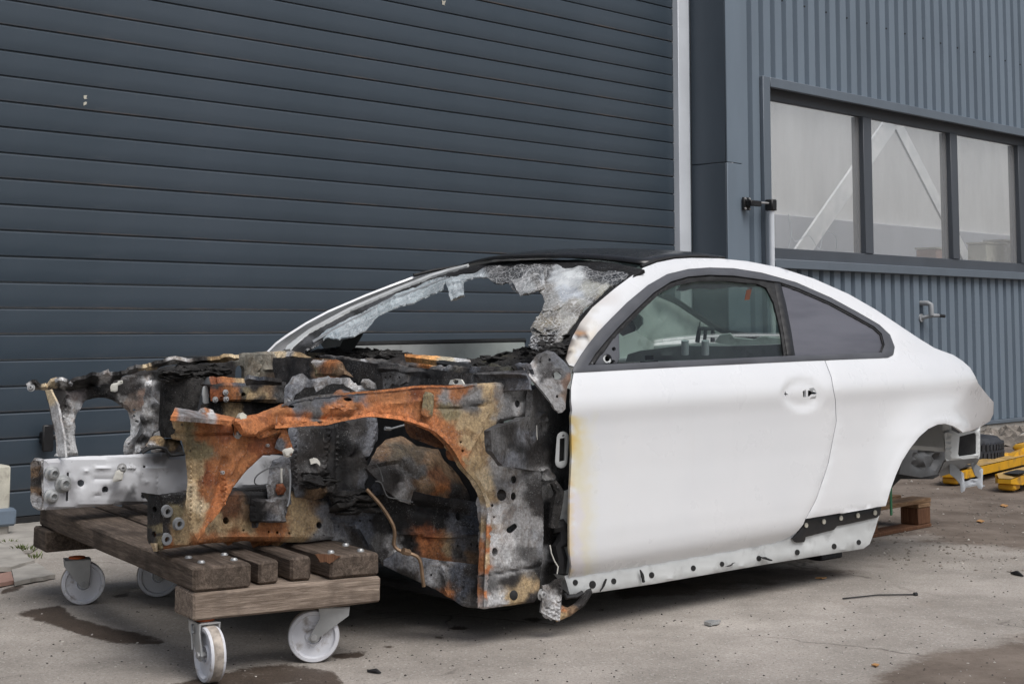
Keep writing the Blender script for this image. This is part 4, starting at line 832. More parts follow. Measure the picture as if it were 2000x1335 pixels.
beam_a = [(470, 825, 'rusto'), (510, 820, 'rusto'), (545, 805, 'rust'), (580, 790, 'ashb'), (600, 785, 'greyd'), (620, 790, 'ashb'), (615, 810, 'greyd'), (640, 805, 'rust'), (650, 775, 'ashb'), (690, 773, 'ashb'), (680, 785, 'rust'), (560, 825, 'rusto'), (600, 826, 'rusto'), (650, 815, 'rusto'), (700, 805, 'rusto'), (740, 775, 'rust'), (740, 800, 'rusto'), (780, 780, 'rust'), (790, 805, 'rusto'), (820, 770, 'rustr'), (830, 800, 'rust'), (850, 770, 'rust'), (850, 825, 'rusto'), (870, 775, 'grey'), (875, 800, 'olive'), (880, 840, 'rust'), (900, 830, 'tan'), (930, 790, 'greyd'), (925, 770, 'grey'), (900, 755, 'rust'), (950, 760, 'tan'), (950, 800, 'tan'), (980, 770, 'grey'), (1010, 765, 'greyd'), (1020, 800, 'lgrey'), (990, 810, 'grey'), (940, 830, 'tan'), (920, 860, 'tan'), (900, 880, 'rust'), (930, 900, 'tan'), (915, 915, 'tan'), (940, 940, 'tanl'), (970, 900, 'lgrey'), (985, 920, 'lgrey'), (955, 960, 'tan'), (980, 950, 'grey'), (1010, 940, 'grey'), (970, 1000, 'lgrey'), (1000, 1010, 'grey'), (960, 1050, 'lgrey'), (1000, 1060, 'lgrey'), (1020, 1030, 'grey'), (985, 1085, 'lgrey'), (1025, 1060, 'grey'), (960, 1095, 'lgrey'), (990, 1110, 'grey'), (948, 1040, 'tan'), (943, 1060, 'rust'), (943, 1100, 'rust'), (940, 1150, 'rust'), (970, 1110, 'grey'), (1010, 1100, 'grey'), (1040, 930, 'greyd'), (1050, 960, 'char'), (1060, 1000, 'char'), (1040, 1020, 'grey'), (1030, 1080, 'greyd'), (1050, 1060, 'ash'), (1055, 1100, 'soot'), (1000, 1130, 'char'), (960, 1140, 'greyd'), (970, 1170, 'lgrey'), (1000, 1165, 'tan'), (1030, 1150, 'tan'), (1040, 1170, 'charb')]
beam_holes = [ell(680, 779.5, 8, 3.4, 14, 5), ell(1011.5, 788, 5, 7), ell(979, 966, 8.3, 11.5, 16), ell(1002.5, 968.5, 6, 8), ell(1005, 936, 5.6, 7.6), slotp(1001, 1031, 6, 6, -35), ell(966, 1077, 6, 8.5), ell(963, 986.5, 2.2, 3), ell(967, 1009, 1.6, 2), ell(901, 863, 2.2, 2.2), ell(905, 880, 2.4, 2.6), ell(570, 793.5, 6, 2.6, 12, 5)]
wing = bsheet('wing_beam', beam_out, GA, beam_a, th=.055, res=5.5, holes=beam_holes, pillow=(7, .016, .004), sharp=45,
    emboss=[([(842, 800), (900, 797), (955, 790)], 4, -.008), ([(958, 750), (955, 800), (940, 840), (905, 900)], 4, .006), ([(955, 870), (990, 910)], 4, .006), ([(990, 968), (990, 968.5)], 30, .008), ([(1001, 1031), (1001, 1032)], 20, .008), ([(966, 1077), (966, 1078)], 16, .007), ([(985, 990), (985, 1100)], 4, -.007), ([(1010, 1000), (1010, 1120)], 3.5, -.006), ([(990, 905), (970, 940)], 4, .005), ([(945, 1125), (1060, 1105)], 5, -.012), ([(640, 815), (690, 812), (700, 800)], 9, -.012), ([(640, 800), (660, 792), (688, 795)], 4, .012), ([(750, 790), (850, 780)], 8, .006), ([(560, 812), (640, 818)], 7, -.008)], dent=(.004, 9))
wing['label'] = 'rusty orange inner wing beam arching to the grey hinge pillar'
sheet('beam_tear', CF, wing, M['burnt'], [(643, 793), (650, 791), (662, 795), (668, 786), (672, 793), (682, 791), (690, 795), (684, 800), (672, 798), (664, 803), (656, 797)], lambda x, y, z: GA(x, y, z) + np.sign(0) + .028 * 0 + 0, .003, 4, anchors=[(660, 795, 'rusto'), (680, 795, 'rust')], k=(2.5, 9), rag=1.2, post=lambda P, V: P + np.array([0, -.022, 0.0]))
# folded lips along the arch and the top edge
def lip(pts, wd, G, an, par, out=.012, sgn=1):
    pts = dens(pts, 6, False, 0, True); d = np.gradient(pts, axis=0); nn = np.stack([-d[:, 1], d[:, 0]], 1); nn /= np.linalg.norm(nn, axis=1, keepdims=True)
    rg = np.random.default_rng(len(pts)); wv = wd * (1 + .25 * rg.standard_normal(len(pts)))[:, None]
    poly = [tuple(p) for p in pts] + [tuple(p) for p in (pts + sgn * nn * wv)[::-1]]
    return bsheet('folded_lip', poly, G, an, par=par, th=.004, res=4, rag=.5, post=lambda P, V: P + np.array([0, -out, 0]))
lip([(533, 836), (599, 831), (630, 830), (658, 823), (684.6, 818), (714, 813), (747, 815), (790, 821.5), (816.4, 830), (842.8, 841), (862.6, 857.5), (882.3, 880.6), (898.8, 910), (922, 936.6), (938, 963), (946, 990)], 7, GA, [(540, 832, 'rusto'), (650, 820, 'rusto'), (720, 810, (222, 140, 90)), (790, 818, (222, 140, 90)), (850, 845, 'rusto'), (890, 890, 'rust'), (925, 935, 'tan'), (942, 975, 'tanl')], wing, sgn=-1)  # brighter rust along the arch paints the highlight on the flange edge
lip([(948, 1000), (945, 1040), (943, 1100), (941, 1150), (940, 1184)], 7, GA, [(946, 1010, 'lgrey'), (944, 1040, 'rusto'), (943, 1060, 'tan'), (942, 1075, 'rusto'), (941, 1095, 'tanl'), (941, 1110, 'rusto'), (941, 1140, 'grey'), (940, 1160, 'rusto'), (940, 1180, 'grey')], wing, sgn=-1)
lip([(549, 790), (582, 779), (615, 772), (665, 767), (747, 760.5), (816, 752.5), (879, 752), (930, 747.5)], 4, GA, [(560, 785, 'ashb'), (620, 771, 'greyd'), (700, 764, 'rust'), (780, 757, 'rusto'), (850, 753, 'rusto'), (930, 748, 'grey')], wing, out=.004)
# lower flange under the arch, facing down
bp = bsheet('beam_bracket', [(820, 770), (824, 764), (836, 766), (841, 772), (838, 812), (832, 817), (822, 815), (816, 806)], GA, [(825, 775, 'olive'), (830, 800, 'olive'), (822, 812, 'rust')], par=wing, post=lambda P, V: P + np.array([0, -.020, 0]), pillow=(3, .004), res=4)
for uv in ((827.5, 783), (826, 801)): hexbolt((uv[0], uv[1]), lambda x, y, z: GA(x, y, z) + .026, .010, wing)
for uv in ((908, 880), (905, 863)): pass
# front bracket plate
brk_out = [(334, 812.5), (339, 810), (380, 812), (420, 816), (452, 820), (480, 826), (500, 832), (545, 832), (549, 836), (566, 878), (561, 888), (548, 886), (516, 889), (480, 922), (456, 952), (446, 972), (434, 994), (396, 1050), (386, 1060), (374, 1040), (364.5, 985), (367.5, 940), (364.5, 889), (357, 860.5), (338, 857), (335, 850), (345, 846), (345, 838), (340, 836)]
brk_a = [(345, 815, 'rusto'), (400, 818, 'rusto'), (450, 826, 'rusto'), (350, 840, 'tan'), (375, 835, 'olive'), (400, 840, 'rust'), (440, 845, 'rustr'), (470, 850, 'rust'), (380, 865, 'olive'), (400, 880, 'olive'), (385, 920, 'tan'), (375, 960, 'tanl'), (385, 990, 'tanl'), (380, 1030, 'tan'), (420, 870, 'rust'), (450, 880, 'rust'), (430, 920, 'rust'), (500, 860, 'rustr'), (520, 880, 'rustr'), (550, 870, 'rustr'), (480, 900, 'rust'), (440, 960, 'rusto'), (420, 1000, 'rusto'), (400, 1040, 'rust'), (395, 960, 'rust'), (540, 845, 'rust'), (372, 1000, 'tan'), (404, 930, 'rustr')]
GB = PL3((-1.27, .24, .4), (-1.0, .20, .6), (-1.25, .22, .75))
br = bsheet('front_bracket', brk_out, GB, brk_a, th=.008, res=5, holes=[ell(356, 829, 2.2, 3.4), ell(431, 919, 1.6, 2.4), ell(372, 880, 1.5, 2)], pillow=(4, .006), rag=.9,
    emboss=[([(345, 845), (440, 850), (470, 845)], 5, -.010), ([(388, 870), (392, 940), (388, 1010)], 8, .016), ([(372, 890), (372, 1020)], 3, .008), ([(482, 850), (478, 880), (440, 935), (436, 985)], 4, .014), ([(440, 900), (430, 960), (405, 1030)], 14, -.014), ([(520, 850), (560, 880)], 4, .010), ([(338, 812), (450, 822), (500, 834)], 4, .014)], dent=(.005, 8))
bsheet('bracket_top', [(334, 812), (339, 803), (342, 795), (388, 803), (398, 800), (418, 806), (460, 815), (452, 822), (400, 817)], PL([.1, -.25, 1], [-1.2, .22, .735]), [(350, 805, 'ash'), (390, 806, 'ash'), (410, 806, 'lgrey'), (340, 811, 'rusto'), (440, 818, 'rusto'), (400, 803, 'rust')], par=br, th=.012, res=5, rag=.6)
bsheet('bracket_cap', [(386, 806), (392, 797), (400, 795), (416, 800), (419, 806), (417, 814), (394, 815)], PL([.1, -1, .6], [-1.14, .22, .745]), [(395, 805, 'ash'), (415, 808, 'lgrey'), (403, 803, 'rust')], par=br, th=.02, res=4, rag=.4)
for uv, r in (((464.5, 846), .010), ): hexbolt(uv, lambda x, y, z: GB(x, y, z) + .004, r, br)
for uv in ((467, 818), (491, 824)): 
    p = CF.hit([uv], GB, 2.5, 9)[0]; MB().lathe([(0, -.006), (.016, -.006), (.016, .012), (.010, .02), (0, .02)], p + np.array([0, -.01, 0]), (-.3, -1, .5), 7, smooth=False).build('rusty_nut', M['creampaint'], br)
hexbolt((432, 922), lambda x, y, z: GB(x, y, z) + .004, .006, br, washer=False); hexbolt((520, 869), lambda x, y, z: GB(x, y, z) + .004, .005, br, washer=False)
sheet('brace_strut', CF, br, M['burnt'], [(478, 826), (486, 826), (500, 838), (545, 832), (552, 834), (556, 842), (503, 856), (492, 850)], GB, .01, 5, anchors=[(500, 842, 'rusto'), (540, 838, 'rust'), (485, 830, 'tanl')], k=(2.5, 9), post=lambda P, V: P + np.array([0, -.018, 0]), pillow=(3, .006))
sheet('gusset', CF, br, M['burnt'], [(548, 836), (553, 836), (567, 877), (562, 890), (530, 874), (534, 860)], GB, .006, 5, anchors=[(550, 850, 'rust'), (560, 880, 'rusto'), (540, 870, 'ashb')], k=(2.5, 9), post=lambda P, V: P + np.array([0, -.02, 0]), pillow=(3, .004))
sheet('melted_clip', CF, br, M['plastic'], [(542, 880), (548, 874), (560, 873), (566, 877), (562, 884), (556, 886), (560, 890), (552, 893), (546, 889)], GB, .012, 3, k=(2.5, 9), post=lambda P, V: P + np.array([0, -.03, 0]), pillow=(4, .008), rag=1.5)

# near frame rail
GR = Y_(.42)
rail_out = [(309, 966), (363, 960), (440, 958), (520, 960), (600, 958), (650, 962), (662, 990), (668, 1052), (640, 1054), (600, 1059), (560, 1059), (480, 1056), (400, 1062), (312, 1074.5), (309, 1068)]
rail_a = [(320, 980, 'soot'), (345, 970, 'soot'), (330, 1010, 'charb'), (345, 1000, 'olive'), (320, 1040, 'charb'), (350, 1050, 'tan'), (340, 1060, 'rust'), (370, 1000, 'tan'), (400, 1050, 'rust'), (420, 1020, 'tan'), (450, 990, 'rustd'), (480, 1000, 'brown'), (480, 1030, 'tan'), (470, 1050, 'rust'), (520, 1050, 'rust'), (540, 1035, 'rust'), (590, 990, 'tan'), (600, 1020, 'tan'), (610, 970, 'brown'), (590, 1045, 'tan'), (620, 1050, 'grey'), (635, 1000, 'ashb'), (645, 1030, 'ash'), (655, 980, 'blue'), (430, 975, 'char'), (500, 965, 'soot'), (440, 962, 'soot'), (630, 965, 'char')]
rail = bsheet('frame_rail', rail_out, GR, rail_a, th=.085, res=6, holes=[ell(442, 1016, 6, 7), ell(623.5, 1025, 5.5, 6.6), ell(526, 1038, 2, 2.4), ell(542, 1039, 2.4, 2.8), ell(566, 1041, 2, 2.4), ell(612, 1043.5, 1.8, 2), ell(630.5, 1044.5, 2, 2.2), ell(477, 1035, 2, 2.2)], pillow=(5, .010, .003), emboss=[([(580, 975), (620, 975)], 4, .006), ([(400, 1050), (520, 1046), (640, 1044)], 5, .006), ([(380, 975), (380, 1050)], 5, .006)], dent=(.004, 10))
ep = bsheet('end_plate', [(286, 975), (289, 968), (310, 966), (312, 1072), (309, 1074), (288, 1060), (285, 1050)], PL([1, .12, 0], [-1.235, .46, .4]), [(298, 990, 'soot'), (300, 1020, 'char'), (295, 1050, 'charb'), (306, 1040, 'olive')], par=rail, th=.01, pillow=(3, .004), holes=[ell(302, 994, 4.5, 6), ell(300.5, 1043, 4.5, 6)])
for uv in ((324, 998), (347, 1022), (322.5, 1052)):
    p = CF.hit([uv], GR, 2.5, 9)[0]; MB().lathe([(0, -.004), (.008, -.004), (.008, .012), (.016, .012), (.0165, .004), (.019, 0)], p, (0, -1, 0), 16).build('bush', M['sealer'], rail)
bsheet('bolt_lip', [(300, 1060), (311, 1060), (312, 1076), (306, 1076)], PL([1, -.6, 0], [-1.235, .41, .36]), [(305, 1070, 'tanl')], par=rail, th=.008, res=4)
# ash covered module hanging on the rail
bsheet('melted_module', [(495, 974), (530, 974), (560, 965), (568, 985), (562, 1010), (563, 1018), (556, 1021), (512, 1021), (508, 1030), (504, 1022), (493, 1018), (491, 1006)], Y_(.385), [(505, 985, 'soot'), (500, 1005, 'soot'), (512, 980, 'char'), (525, 985, 'ash'), (540, 1000, 'ash'), (550, 1015, 'ash'), (560, 985, 'greyd'), (530, 1015, 'ashb')], par=rail, th=.03, pillow=(5, .012), rag=1.6, dent=(.006, 20))
bsheet('melted_plate', [(533, 900), (566, 882), (572, 930), (572, 985), (556, 990), (528, 985), (522, 950)], Y_(.40), [(540, 905, 'ashb'), (545, 930, 'ash'), (560, 950, 'greyd'), (530, 960, 'ash'), (545, 985, 'ash')], par=rail, th=.012, pillow=(5, .008), rag=1.6, dent=(.008, 16))
bsheet('rusty_fitting', [(543, 945), (555, 944), (561, 955), (556, 966), (545, 967), (540, 958)], Y_(.385), [(550, 955, 'rustr')], par=rail, th=.012, pillow=(4, .006), res=4)
# strut tower and scorched inner wheel house
GT = PL3((-.9, .42, .5), (-.5, .40, .5), (-.7, .46, .85))
tower_out = [(566, 835), (590, 828), (640, 832), (660, 826), (715, 812), (742, 815), (742, 850), (735, 870), (724, 892), (722, 930), (716, 960), (728, 990), (708, 1003), (660, 1000), (645, 968), (620, 975), (580, 970), (566, 940)]
tower_a = [(575, 850, 'ashb'), (590, 845, 'charb'), (610, 850, 'char'), (640, 850, 'soot'), (600, 890, 'char'), (610, 910, 'greyd'), (630, 880, 'char'), (590, 930, 'charb'), (610, 940, 'soot'), (640, 930, 'soot'), (660, 850, 'soot'), (670, 900, 'soot'), (700, 830, 'charb'), (735, 830, 'ashb'), (720, 870, 'ashb'), (700, 900, 'char'), (700, 940, 'charb'), (680, 940, 'soot'), (690, 960, 'ashb'), (650, 960, 'char'), (680, 990, 'soot'), (575, 960, 'ashb'), (625, 955, 'brown'), (715, 940, 'ashb')]
tw = bsheet('strut_tower', tower_out, GT, tower_a, th=.01, res=6, pillow=(5, .01), rag=1.5, emboss=[([(670, 830), (668, 960)], 16, -.035), ([(642, 835), (630, 960)], 5, .014), ([(735, 820), (720, 890)], 8, .014), ([(600, 850), (605, 890)], 14, .012), (ell(684, 872, 8, 12), 6, .012, 'area'), ([(590, 930), (640, 932)], 9, -.014), ([(575, 840), (572, 960)], 5, .012)], dent=(.012, 10))
sheet('white_patch', CF, tw, M['plastic'], [(600, 896), (606, 892), (615, 895), (621, 901), (621, 909), (614, 903), (603, 906)], GT, .004, 4, k=(2.5, 9), rag=1.0, post=lambda P, V: P + np.array([0, -.012, 0]))
bsheet('tower_top', [(556, 790), (558, 752), (572, 732), (590, 728), (604, 738), (625, 732), (688, 734), (694, 745), (730, 748), (742, 765), (700, 764), (672, 744), (652, 742), (640, 748), (622, 757), (616, 748), (600, 752), (580, 765), (572, 785), (562, 802)], PL3((-.85, .42, .7), (-.4, .36, .7), (-.65, .55, .85)), [(565, 760, 'ashb'), (580, 745, 'ash'), (600, 745, 'ashb'), (625, 745, 'ash'), (660, 738, 'ash'), (690, 745, 'lgrey'), (720, 755, 'ashb'), (735, 760, 'grey'), (566, 785, 'ash')], th=.02, rag=2.0, dent=(.014, 14), pillow=(5, .012))
bsheet('tower_dome', [(570, 800), (580, 768), (610, 754), (650, 746), (690, 752), (704, 768), (715, 830), (640, 840), (575, 835)], PL3((-.85, .6, .6), (-.4, .55, .6), (-.65, .62, .85)), [(640, 780, 'soot'), (600, 800, 'soot'), (690, 800, 'soot')], th=.01, res=9)
bsheet('pale_collar', [(708, 748), (712, 740), (724, 740), (737, 748), (741, 762), (735, 766), (716, 760)], Y_(.40), [(720, 750, 'grey'), (735, 758, 'greyd')], par=tw, th=.02, pillow=(5, .01), res=4)
# footwell bulge: brown scorched oval
oval = [(735, 902), (739, 893), (750.5, 866), (770, 847.6), (796.6, 841), (815, 852), (829.6, 862), (869, 869), (897, 903.7), (930, 946.5), (944, 980), (943, 988), (912, 987), (846, 977), (796.6, 970), (763.7, 945), (744, 914)]
bsheet('footwell_bulge', oval, PL3((-.45, .22, .4), (-.15, .30, .4), (-.3, .40, .65)), [(760, 870, 'brown'), (790, 850, 'brown'), (780, 880, (90, 82, 70)), (820, 880, (84, 74, 62)), (850, 900, 'brown'), (880, 905, 'brown'), (790, 910, 'greyd'), (820, 920, 'greyd'), (770, 930, 'char'), (800, 945, 'grey'), (830, 950, 'brown'), (850, 930, 'rustd'), (855, 955, 'rust'), (890, 950, 'charb'), (900, 930, 'brown'), (930, 970, 'char'), (860, 970, 'brown'), (750, 900, 'charb'), (820, 965, 'grey')], th=.01, pillow=(40, .035), rag=.8, dent=(.010, 9), res=6, emboss=[([(745, 905), (780, 905), (830, 935)], 8, -.012), ([(822, 958), (823, 962)], 8, -.02)])
bsheet('inner_arch_rib', [(796, 822), (812, 826), (846, 842), (880, 868), (870, 872), (840, 862), (810, 850), (800, 838)], PL3((-.45, .16, .6), (-.15, .16, .6), (-.3, .22, .75)), [(820, 838, 'rustd'), (850, 855, 'rustd')], th=.02)
# bulkhead below the bulge
GF = PL3((-.62, .42, .3), (-.20, .13, .3), (-.45, .28, .6))
lo_a = [(690, 990, 'ashb'), (700, 1020, 'blue'), (660, 1030, 'ashb'), (655, 1060, 'ash'), (720, 1000, 'blue'), (720, 1050, 'blue'), (740, 1060, 'greyd'), (740, 1020, 'soot'), (700, 1060, 'charb'), (735, 1090, 'charb'), (760, 1000, 'soot'), (780, 1020, 'soot'), (820, 1000, 'soot'), (860, 1000, 'soot'), (850, 1030, 'soot'), (900, 1000, 'char'), (890, 1015, 'ashb'), (915, 1030, 'blue'), (925, 1000, 'blue'), (770, 1060, 'grey'), (775, 1080, 'lgrey'), (800, 1060, 'char'), (825, 1060, 'rusto'), (850, 1060, 'rust'), (835, 1050, 'rustr'), (870, 1070, 'tan'), (860, 1085, 'rust'), (890, 1075, 'greyd'), (900, 1055, 'ashb'), (920, 1080, 'brown'), (930, 1060, 'greyd'), (800, 1085, 'charb')]
fw = bsheet('bulkhead', [(655, 985), (700, 1002), (728, 985), (726, 950), (745, 930), (790, 955), (845, 968), (944, 982), (946, 1100), (935, 1104), (860, 1094), (800, 1086), (770, 1095), (750, 1104), (720, 1085), (690, 1070), (666, 1052), (648, 1060), (645, 1000)], GF, lo_a, th=.012, res=6, holes=[ell(895, 1009.5, 4.5, 7), ell(894, 1065, 1.8, 2.4), ell(920.5, 1062.5, 2, 3), ell(933, 1066, 2.4, 3.4), ell(738, 989, 5, 4), ell(661, 1028, 2, 2.4), ell(703, 1016, 2.6, 2), ell(723, 1016, 3, 2), ell(744.5, 1002, 1.6, 2)], emboss=[([(780, 1040), (860, 1046), (940, 1040)], 6, .02), ([(806, 1036), (802, 1086)], 5, .012), ([(765, 1010), (772, 1050), (770, 1092)], 8, .014), ([(640, 1010), (700, 1030), (750, 1100)], 7, .012), ([(812, 990), (930, 1010)], 16, -.02)], dent=(.01, 8), rag=1.0)
bsheet('tunnel_dark_sheet', [(652, 970), (660, 962), (690, 965), (715, 972), (724, 985), (700, 1004), (655, 1004)], GF, [(690, 985, 'soot')], par=fw, post=lambda P, V: P + np.array([-.01, -.012, 0]), th=.003, dent=(.006, 15), rag=1.0)  # soot-dark sheet laid on the bulkhead paints the shade of an opening
bsheet('lower_bulkhead', [(749, 1094), (775, 1076), (800, 1084), (860, 1094), (942, 1103), (940, 1188), (915, 1186), (902, 1183), (880, 1168), (854, 1152), (800, 1128), (749, 1104)], PL3((-.55, .30, .2), (-.25, .06, .2), (-.42, .20, .35)), [(770, 1100, 'ashb'), (800, 1110, 'ash'), (790, 1120, 'char'), (830, 1100, 'ashb'), (840, 1120, 'ash'), (870, 1110, 'ash'), (860, 1130, 'greyd'), (890, 1120, 'blue'), (910, 1140, 'blue'), (925, 1110, 'charb'), (930, 1160, 'char'), (880, 1150, 'charb'), (905, 1165, 'blue'), (875, 1155, 'rust'), (920, 1180, 'greyd')], par=fw, th=.012, pillow=(4, .006), holes=[ell(869, 1129, 2, 2.6), ell(842, 1122, 2, 2.6)], emboss=[([(866, 1110), (872, 1165)], 8, .02), ([(905, 1120), (905, 1180)], 5, -.008)], dent=(.006, 10))
# sill end: bright scuffed foot of the pillar
for uv, r in (((979, 1167), .012), ((1057, 1160), .012)): hexbolt(uv, lambda x, y, z: GA(x, y, z) + .012, r, wing)
sheet('black_grommet', CF, wing, M['rubber'], ell(1002, 1161, 8, 10, 14), GA, .006, 5, k=(2.5, 9), pillow=(5, .005), post=lambda P, V: P + np.array([0, -.008, 0]))
# scorched strip between pillar and door
GD = PL3((-.06, .06, .3), (.03, .10, .3), (-.03, .07, .8))
bsheet('hinge_pillar', [(955, 840), (1036, 812), (1040, 760), (1060, 750), (1116, 760), (1118, 960), (1112, 1000), (1100, 1080), (1108, 1130), (1060, 1150), (1055, 1100), (1060, 920), (985, 910), (960, 880)], GD, [(1000, 850, 'char'), (980, 860, 'greyd'), (1010, 880, 'soot'), (1030, 850, 'ashb'), (1040, 830, 'greyd'), (1050, 870, 'char'), (1060, 900, 'charb'), (1065, 925, 'grey'), (1060, 960, 'greyd'), (1075, 990, 'soot'), (1080, 860, 'soot'), (1100, 820, 'soot'), (1090, 950, 'soot'), (1105, 980, 'grey'), (1090, 1040, 'soot'), (1070, 1050, 'char'), (1060, 1080, 'ash'), (1085, 1100, 'soot'), (1000, 895, 'ashb')], th=.02, dent=(.012, 9), rag=.8, emboss=[(ell(1063, 927, 10, 12), 4, .012, 'ring'), (ell(1058, 816, 8, 10), 4, .012, 'ring'), ([(1075, 930), (1078, 1100)], 8, .016)])
sheet('latch_gasket', CF, car, M['whitein'], slotp(1098.5, 878, 24, 12, 94), PL([.35, .93, 0], [-.03, .03, .6]), .008, 4, holes=[[(1093.5, 856), (1104.5, 854), (1103, 899), (1092, 902)], ell(1100.5, 850, 2.4, 2.8)], k=(2.5, 9), pillow=(3, .003))
sheet('gasket_back', CF, car, M['rubber'], slotp(1099, 878, 22, 10, 94), PL([.35, .93, 0], [-.03, .05, .6]), .004, 6, k=(2.5, 9))
sheet('clip_bracket', CF, car, M['plastic'], [(1035, 834), (1040, 829), (1042, 832), (1049, 830), (1050, 858), (1043, 860), (1042, 836), (1040, 860), (1035, 860)], PL([.35, .93, 0], [-.10, .02, .6]), .006, 4, k=(2.5, 9))
MB().tube([CF.hit([p], PL([.35, .93, 0], [-.03, .03, .4]), 2.5, 9)[0] for p in ((1078, 1030), (1095, 1026), (1102, 1040), (1100, 1058), (1090, 1066), (1096, 1090), (1094, 1118))], [.018, .024, .028, .026, .02, .022, .02], 8).build('burnt_harness', M['rubber'], car)
MB().tube([CF.hit([p], PL([.35, .93, 0], [-.03, .0, .4]), 2.5, 9)[0] for p in ((1080, 940), (1092, 960), (1086, 990), (1080, 1030))], [.012, .018, .02, .016], 7).build('burnt_harness', M['char'], car)
MB().tube([CF.hit([p], PL([.35, .93, 0], [-.03, .0, .4]), 2.5, 9)[0] for p in ((1074, 1064), (1077, 1080), (1083, 1095), (1090, 1106), (1088, 1120))], .0022, 6).build('bright_wire', M['plastic'], car)
# wing mount plate hanging from the pillar
gp_ = bsheet('wing_mount_plate', [(1024, 717), (1034, 712), (1050, 690), (1070, 682), (1084, 685), (1106, 706), (1117, 722), (1116, 740), (1110, 752), (1107, 780), (1106, 796), (1100, 803), (1092, 805), (1084, 798), (1060, 764), (1032, 732)], PL3((-.12, -.01, .8), (.03, -.02, .8), (-.03, .10, .95)), [(1030, 722, 'lgrey'), (1045, 735, 'lgrey'), (1060, 750, 'grey'), (1055, 705, 'greyd'), (1080, 700, (90, 92, 98)), (1100, 715, (100, 104, 110)), (1070, 725, 'charb'), (1090, 730, 'greyd'), (1085, 765, 'grey'), (1095, 790, 'grey'), (1105, 750, (104, 84, 72)), (1112, 745, (120, 96, 82)), (1104, 770, (104, 90, 80))], th=.007, res=4.5, holes=[ell(1074.5, 701, 2.4, 3), ell(1056, 705, 1.8, 2), ell(1089, 732, 8.5, 7.5), ell(1089, 772.5, 2.4, 3)], pillow=(4, .005, .003), emboss=[([(1052, 700), (1060, 692), (1078, 690), (1106, 718)], 3, .006), ([(1052, 700), (1040, 716)], 3, .006), (ell(1090, 732, 13, 12), 3, .005, 'ring'), ([(1028, 728), (1090, 802)], 5, .006)], rag=.5)
gp_['label'] = 'scorched grey mounting plate hanging ahead of the door'
bsheet('stay_strip', [(1000, 716), (1006, 712), (1030, 740), (1056, 770), (1050, 778), (1040, 764), (1016, 736)], Y_(.06), [(1010, 722, 'char'), (1045, 765, 'greyd')], th=.006)
# torn trim piece hanging at the sill end
GH = PL3((-.10, .02, .1), (.06, -.03, .1), (-.05, .02, .25))
hang = bsheet('hanging_trim', [(1087, 1140), (1094, 1168), (1096, 1180), (1112, 1186), (1128, 1176), (1136, 1166), (1150, 1150), (1158, 1148), (1160, 1158), (1146, 1182), (1118, 1202), (1090, 1214), (1086, 1206)], GH, [(1100, 1190, 'rust'), (1110, 1185, 'brown'), (1120, 1195, 'brown'), (1095, 1205, 'tan'), (1140, 1170, 'char'), (1155, 1155, 'soot'), (1100, 1170, 'grey'), (1130, 1190, 'charb')], th=.014, pillow=(6, .012), rag=.8)
bsheet('hanging_plate', [(1055, 1142), (1070, 1138), (1080, 1130), (1094, 1128), (1093, 1150), (1088, 1212), (1078, 1208), (1052, 1194), (1054, 1176)], GH, [(1065, 1150, 'grey'), (1075, 1170, 'lgrey'), (1085, 1190, 'lgrey'), (1060, 1185, 'grey'), (1085, 1140, 'char'), (1065, 1195, 'lgrey')], par=hang, th=.012, emboss=[([(1060, 1186), (1084, 1194)], 2.5, -.008), ([(1060, 1195), (1082, 1203)], 2.5, -.008), ([(1088, 1140), (1086, 1208)], 3, .008)], rag=.8, res=4, post=lambda P, V: P + np.array([0, -.012, 0]))
MB().tube([CF.hit([p], GH, 2.5, 9)[0] for p in ((1102, 1158), (1106, 1166), (1114, 1164), (1126, 1163), (1138, 1156))], .007, 6).build('bent_wire', M['black'], hang)
# brake pipe and wires
MB().tube(CF.hit(dens([(716, 955), (728, 968), (742, 984), (756, 1004), (768, 1026), (771, 1045), (769, 1062), (776, 1072), (788, 1077), (800, 1080), (815, 1086), (822, 1100), (825, 1125), (828, 1145)], 6, False, 0, True), lambda x, y, z: GF(x, y, z) * 0 + (y - .10 - (.25 * np.clip((-.35 - x) / .3, 0, 1))), 2.5, 9), .006, 7).build('brake_pipe', M['copper'], car)
p = CF.hit([(793, 1077)], Y_(.11), 2.5, 9)[0]; MB().lathe([(0, -.012), (.010, -.012), (.010, .012), (0, .012)], p, (1, 0, -.3), 8).build('pipe_union', M['copper'], car)
MB().tube(CF.hit(dens([(733, 939), (744, 942), (751, 958), (758, 970), (780, 974), (806, 980)], 5, False, 0, True), Y_(.20), 2.5, 9), .002, 6).build('wire', M['greydark'], car)
MB().tube(CF.hit(dens([(736, 908), (742, 918), (746, 930), (748, 940)], 5, False, 0, True), Y_(.20), 2.5, 9), .002, 6).build('wire', M['greydark'], car)
MB().tube(CF.hit(dens([(550, 914), (549, 925), (550, 942)], 5, False, 0, True), Y_(.37), 2.5, 9), .0035, 6).build('wire', M['plastic'], car)
MB().tube(CF.hit(dens([(545, 911), (525, 914), (502, 928), (497, 942), (506, 947), (524, 944)], 4, False, 0, True), Y_(.36), 2.5, 9), .002, 6).build('wire', M['greydark'], car)
MB().tube(CF.hit(dens([(566, 916), (567, 940), (565, 975), (561, 988)], 5, False, 0, True), Y_(.37), 2.5, 9), .003, 5).build('wire', M['sealer'], car)
MB().tube(CF.hit(dens([(752, 836), (762, 837), (774, 834), (800, 827)], 4, False, 0, True), Y_(.25), 2.5, 9), [.006] * 3 + [.003] * (len(dens([(752, 836), (762, 837), (774, 834), (800, 827)], 4, False, 0, True)) - 3), 7).build('hose_end', M['sealer'], car)
